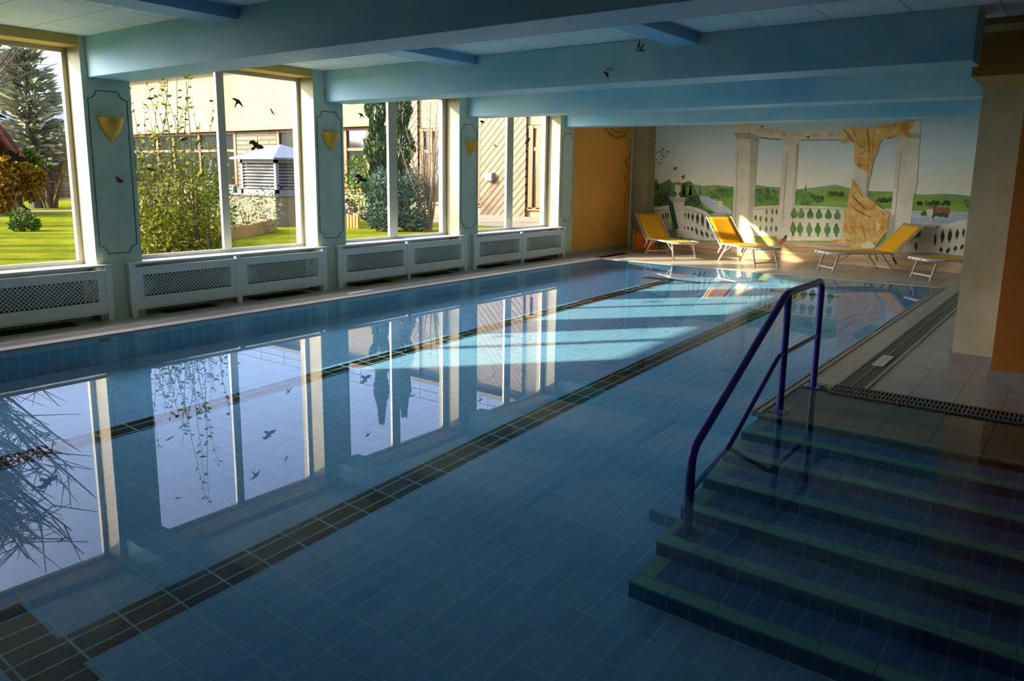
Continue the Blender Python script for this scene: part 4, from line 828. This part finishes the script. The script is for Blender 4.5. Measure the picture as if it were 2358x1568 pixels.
for P in stems(s, (p.x, p.y, ZG), 3.3, 12, .75, .03, random.Random(14), 7):
    for k in range(12):
        q = along(P, rn.uniform(.45, 1)); e = q+Vector((rn.gauss(0, .25), rn.gauss(0, .25), rn.uniform(.1, .4))); s.tube([q, e], [.006, .003], 4)
s.build('stems', plain('grey_bark', rgb(104, 88, 66), .9), r)
q = onx(549, 434, c.x-1.5)
wc = empty('watering_can', (q.x, q.y, zs+.02)); tag(wc, 'small green watering can standing on the slab beside the hood', 'watering can')
o = empty('x', (0, 0, 0)); bpy.data.objects.remove(o)
wx, wy = ony(540, 447, c.y+.1).x, c.y+.1
wc.location = (wx, wy, zs+.02); bpy.context.view_layer.update()
GRNP = plain('green_plastic', rgb(40, 84, 60), .4)
MB().tube([(wx, wy, zs+.02), (wx, wy, zs+.12), (wx, wy, zs+.21)], [.085, .075, .045], 12).build('body', GRNP, wc); MB().tube([(wx+.06, wy, zs+.08), (wx+.15, wy, zs+.19)], [.015, .01], 6).build('spout', GRNP, wc); MB().tube(bend([(wx-.05, wy, zs+.19), (wx-.12, wy, zs+.17), (wx-.08, wy, zs+.06)], .05), .008, 6).build('handle', GRNP, wc)
q = onz(489, 470, ZG)
pz = onx(490, 470, -17.5); pu = empty('folded_parasol', (pz.x, pz.y, ZG)); tag(pu, 'folded teal parasol standing behind the tall shrub', 'parasol')
MB().tube([(pz.x, pz.y, ZG), (pz.x, pz.y, 1.9)], .02, 8).build('pole', ALU, pu); MB().tube([(pz.x, pz.y, .75), (pz.x, pz.y, 1.1), (pz.x, pz.y, 1.75)], [.10, .13, .03], 10).build('canopy', plain('teal_fabric', rgb(60, 96, 92), .7), pu)
# garden seen through the first window
cb = onx(78, 380, -31.); ct = onx(86, 112, -31.); rad = onx(150, 330, -31.).y-cb.y
r = plant('conifer', 'tall pale conifer with upswept branches in the first window', 'tree', (cb.x, cb.y, ZG)); m = MB(); rr = random.Random(21)
H = ct.z-ZG
MB().tube([(cb.x, cb.y, ZG), (cb.x, cb.y, ct.z)], [.28, .04], 8).build('trunk', BARK, r)
for i in range(150):
    f = (i+rr.random())/150; z = ZG+.9+(H-1.2)*f; R = rad*1.05*(1-f)**.75+.25; a = rr.uniform(0, 2*PI); lift = .25+.55*f
    for k in range(26):
        t = rr.uniform(.1, 1); p = Vector((cb.x+math.cos(a)*R*t, cb.y+math.sin(a)*R*t, z+R*t*lift-.25*R*t*t+rr.gauss(0, .09)))
        leaf(m, p+Vector((rr.gauss(0, .1), rr.gauss(0, .1), 0)), rr.uniform(.25, .5), Vector((math.cos(a)+rr.gauss(0, .4), math.sin(a)+rr.gauss(0, .4), lift-.3)), rr, .28)
m.build('foliage', L_CON, r, fixn=False)['kind'] = 'stuff'
def pxblob(px, py, X, rx, rz): p = onx(px, py, X); k = abs(onx(px+100, py, X).y-p.y)/100; return ((p.x, p.y, p.z), (rx*k, rx*k, rz*k*1.05))
simple('autumn_tree', 'orange and yellow leaved young tree in the first window', 'tree', tuple(onz(42, 500, ZG)), [pxblob(x, y, -22, w, h) for x, y, w, h in ((8, 410, 32, 38), (30, 385, 26, 22), (55, 400, 22, 22), (80, 410, 16, 20), (62, 435, 26, 18), (25, 440, 26, 20), (2, 460, 24, 26))], 1000, .13, L_AUT, 1.6, .6, 22, -.2, 3, .4)
simple('yellow_thicket', 'yellowing thicket below the conifer in the first window', 'shrub', tuple(onx(105, 460, -33.)), [pxblob(x, y, -33, w, h) for x, y, w, h in ((70, 330, 26, 24), (105, 320, 24, 24), (135, 325, 18, 28), (120, 360, 26, 26), (75, 370, 30, 24))], 800, .2, leafmat('thicket_leaves', rgb(98, 88, 48), rgb(118, 98, 44), 1.5), 0, .4, 23)
simple('evergreen_bush', 'dark evergreen bush behind the orange tree in the first window', 'shrub', tuple(onx(68, 465, -27.)), [pxblob(70, 375, -27, 18, 30), pxblob(66, 425, -27, 24, 35), pxblob(20, 455, -27, 26, 28)], 900, .15, L_BUSH, 0, .5, 24)
simple('staked_plant', 'low leafy plant on the lawn in the first window', 'shrub', tuple(onz(55, 532, ZG)), [pxblob(48, 500, onz(55, 532, ZG).x, 20, 18), pxblob(75, 515, onz(55, 532, ZG).x, 14, 14), pxblob(38, 520, onz(55, 532, ZG).x, 14, 12)], 320, .10, L_BUSH, .9, .35, 25)
p = onx(121, 484, -30.5); r = plant('bare_sapling', 'small leafless sapling at the end of the lawn in the first window', 'tree', (p.x, p.y, ZG)); s = MB()
for P in stems(s, (p.x, p.y, ZG), 2.9, 16, 1.0, .05, random.Random(26), 6):
    for k in range(8): q = along(P, rn.uniform(.4, 1)); s.tube([q, q+Vector((rn.gauss(0, .3), rn.gauss(0, .3), rn.uniform(.1, .4)))], [.012, .006], 4)
s.build('stems', L_TWIG, r)
pa, pb_ = onx(78, 462, -40.), onx(160, 462, -40.); pt = onx(100, 352, -40.)
MBs = MB().box(-43, -40, pa.y-2, pb_.y+3, ZG, pt.z).build('garden_shed', tiles('shed_slats', rgb(104, 78, 48), rgb(92, 66, 40), rgb(56, 40, 26), 5., .18, .02, 'yz', .8, off=.5)); tag(MBs, 'brown slatted shed wall at the end of the lawn', 'shed')
hh = empty('red_roof_house', (-28, 5, ZG)); tag(hh, 'house with red tiled roof at the left edge of the first window', 'house')
XH = -26.; ra, rb = onx(-60, 205, XH), onx(64, 368, XH)
RED = tiles('red_roof_tiles', rgb(112, 46, 34), rgb(98, 38, 28), rgb(60, 24, 20), .4, .3, .02, 'xy', .8, off=.5)
MB().add([(XH, ra.y, ra.z), (XH, rb.y, rb.z), (XH-4, rb.y, rb.z), (XH-4, ra.y, ra.z), (XH, ra.y, ra.z-.22), (XH, rb.y, rb.z-.22), (XH-4, rb.y, rb.z-.22), (XH-4, ra.y, ra.z-.22)], [(0, 1, 2, 3), (7, 6, 5, 4), (0, 4, 5, 1), (1, 5, 6, 2), (2, 6, 7, 3), (3, 7, 4, 0)]).build('roof', RED, hh)
MB().add([(XH-.4, ra.y, ZG), (XH-.4, rb.y-.6, ZG), (XH-.4, rb.y-.6, rb.z+.2), (XH-.4, ra.y, ra.z-.35), (XH-3.6, ra.y, ZG), (XH-3.6, rb.y-.6, ZG), (XH-3.6, rb.y-.6, rb.z+.2), (XH-3.6, ra.y, ra.z-.35)], [(0, 1, 2, 3), (7, 6, 5, 4), (0, 4, 5, 1), (1, 5, 6, 2), (2, 6, 7, 3), (3, 7, 4, 0)]).build('wall', STUC, hh)
hl = MB(); rh = random.Random(31); n = 60; vs = []
z0 = onx(30, 168, -130.).z
for i in range(n+1):
    y = -60+i*3.5; zz = z0-abs(y-55)*.02+2.2*math.sin(i*.35)+1.2*math.sin(i*.9+1)
    vs += [(-120, y, ZG-1), (-130, y, zz*.75), (-150, y, zz), (-159, y, ZG-1)]
hl.add(vs, [(i*4+k, i*4+k+1, i*4+k+5, i*4+k+4) for i in range(n) for k in range(3)])
struct(hl.build('hills', speck('hill_haze', rgb(112, 114, 116), rgb(96, 102, 100), .25), smooth='all'), 'hazy wooded hillside far behind the garden', 'hill')
# bare trees whose shadows stripe the lawn and the facade
def bare_tree(x, y, h, seed, label, spread=2.6):
    r = plant('bare_tree', label, 'tree', (x, y, ZG), 'bare trees out on the lawn'); rr = random.Random(seed); t = MB(); b = MB()
    t.tube([(x, y, ZG), (x+.1, y, ZG+h*.5), (x, y+.1, ZG+h)], [.20, .13, .03], 7)
    for i in range(34):
        z = ZG+h*rr.uniform(.3, .97); a = rr.uniform(0, 2*PI); L_ = spread*(1.1-(z-ZG)/h)*rr.uniform(.5, 1.1)+.5
        q0 = Vector((x, y, z)); q1 = q0+Vector((math.cos(a)*L_*.5, math.sin(a)*L_*.5, L_*.4)); q2 = q0+Vector((math.cos(a)*L_, math.sin(a)*L_, L_*.95)); b.tube([q0, q1, q2], [.05, .03, .01], 5)
        for k in range(9):
            s_ = q0.lerp(q2, rr.uniform(.3, 1)); e = s_+Vector((rr.gauss(0, .45), rr.gauss(0, .45), rr.uniform(.1, .7))); b.tube([s_, e], [.014, .006], 4)
    t.build('trunk', BARK, r); b.build('branches', BARK, r)
for i, (x, y, h) in enumerate(((-14.6, 4.3, 4.0), (-17, 5.2, 5.5), (-20, 6.2, 6.5), (-24, 7.6, 7), (-29, 9, 8), (-46, -1, 17), (-52, 0.5, 18))):
    bare_tree(x, y, h, 40+i, 'leafless tall tree standing out on the lawn, left of everything in view')
for i, (x, y, h) in enumerate(((-17.4, 3.2, 2.6), (-20.6, 4.0, 3.0), (-24.4, 5.2, 3.2), (-29.0, 6.4, 3.4), (-33.5, 8.0, 3.6))):
    simple('young_spruce', 'dense young spruce standing out on the lawn, left of everything in view', 'tree', (x, y, ZG), [((x, y, ZG+h*f), (.5*(1.1-f), .5*(1.1-f), h*.2)) for f in (.15, .35, .55, .75, .92)], 260, .22, L_CYP, h*.8, .35, 60+i)['group'] = 'young spruces out on the lawn'
# ================================================================== light
sun = bpy.data.lights.new('sun', 'SUN'); so = bpy.data.objects.new('sun', sun); COL.objects.link(so)
so.rotation_euler = Vector((1, 1.115, -.655)).to_track_quat('-Z', 'Y').to_euler(); so.location = (-30, -20, 25)
sun.energy = 7.5; sun.color = (1, .83, .58); sun.angle = math.radians(.9)
wd = bpy.data.worlds.new('sky'); SC.world = wd; wd.use_nodes = True; t = wd.node_tree; t.nodes.clear()
wo = t.nodes.new('ShaderNodeOutputWorld'); bg = t.nodes.new('ShaderNodeBackground'); tc = t.nodes.new('ShaderNodeTexCoord'); sx = t.nodes.new('ShaderNodeSeparateXYZ'); cr = t.nodes.new('ShaderNodeValToRGB')
t.links.new(tc.outputs['Generated'], sx.inputs[0]); t.links.new(sx.outputs[2], cr.inputs[0]); 
dt = t.nodes.new('ShaderNodeVectorMath'); dt.operation = 'DOT_PRODUCT'; dt.inputs[1].default_value = tuple(Vector((-1, -1.115, .655)).normalized())
t.links.new(tc.outputs['Generated'], dt.inputs[0])
mxm = t.nodes.new('ShaderNodeMath'); mxm.operation = 'MAXIMUM'; mxm.inputs[1].default_value = 0; t.links.new(dt.outputs['Value'], mxm.inputs[0])
pw_ = t.nodes.new('ShaderNodeMath'); pw_.operation = 'POWER'; pw_.inputs[1].default_value = 5; t.links.new(mxm.outputs[0], pw_.inputs[0])
hz = t.nodes.new('ShaderNodeMix'); hz.data_type = 'RGBA'; hz.blend_type = 'ADD'; hz.clamp_result = False; hz.inputs[0].default_value = 1
gsc = t.nodes.new('ShaderNodeVectorMath'); gsc.operation = 'SCALE'; gsc.inputs[0].default_value = (5.6, 5.5, 5.3); t.links.new(pw_.outputs[0], gsc.inputs['Scale'])
t.links.new(cr.outputs[0], hz.inputs[6]); t.links.new(gsc.outputs[0], hz.inputs[7]); t.links.new(hz.outputs[2], bg.inputs[0]); t.links.new(bg.outputs[0], wo.inputs[0])
e = cr.color_ramp.elements; e[0].position = 0; e[0].color = (.42, .50, .76, 1); e[1].position = .8; e[1].color = (.30, .42, .76, 1)
bg.inputs[1].default_value = 2.1
for i, (a, b) in enumerate(WIN):                     # portals only guide the sky light through the panes
    li = bpy.data.lights.new('window_portal', 'AREA'); li.shape = 'RECTANGLE'; li.size = 2.2; li.size_y = b-a; li.cycles.is_portal = True
    lo_ = bpy.data.objects.new('window_portal', li); COL.objects.link(lo_); lo_.location = (XG-.10, (a+b)/2, 1.75); lo_.rotation_euler = (0, -PI/2, 0)
cy = SC.cycles
cy.use_denoising = True; cy.max_bounces = 8; cy.diffuse_bounces = 4; cy.use_adaptive_sampling = True; cy.adaptive_threshold = .05; cy.glossy_bounces = 4; cy.transmission_bounces = 8; cy.transparent_max_bounces = 8
cy.caustics_reflective = True; cy.caustics_refractive = True; cy.blur_glossy = 0.; cy.sample_clamp_indirect = 12.; cy.sample_clamp_direct = 0.
sun.cycles.is_caustics_light = True; water.cycles.is_caustics_caster = True
for o in [basin, st] + list(basin.children) + list(st.children) + list(hr.children):
    if o.type == 'MESH': o.cycles.is_caustics_receiver = True
vs_ = SC.view_settings; vs_.view_transform = 'Standard'; vs_.look = 'None'; vs_.gamma = 1; vs_.use_curve_mapping = False; vs_.exposure = 1.05
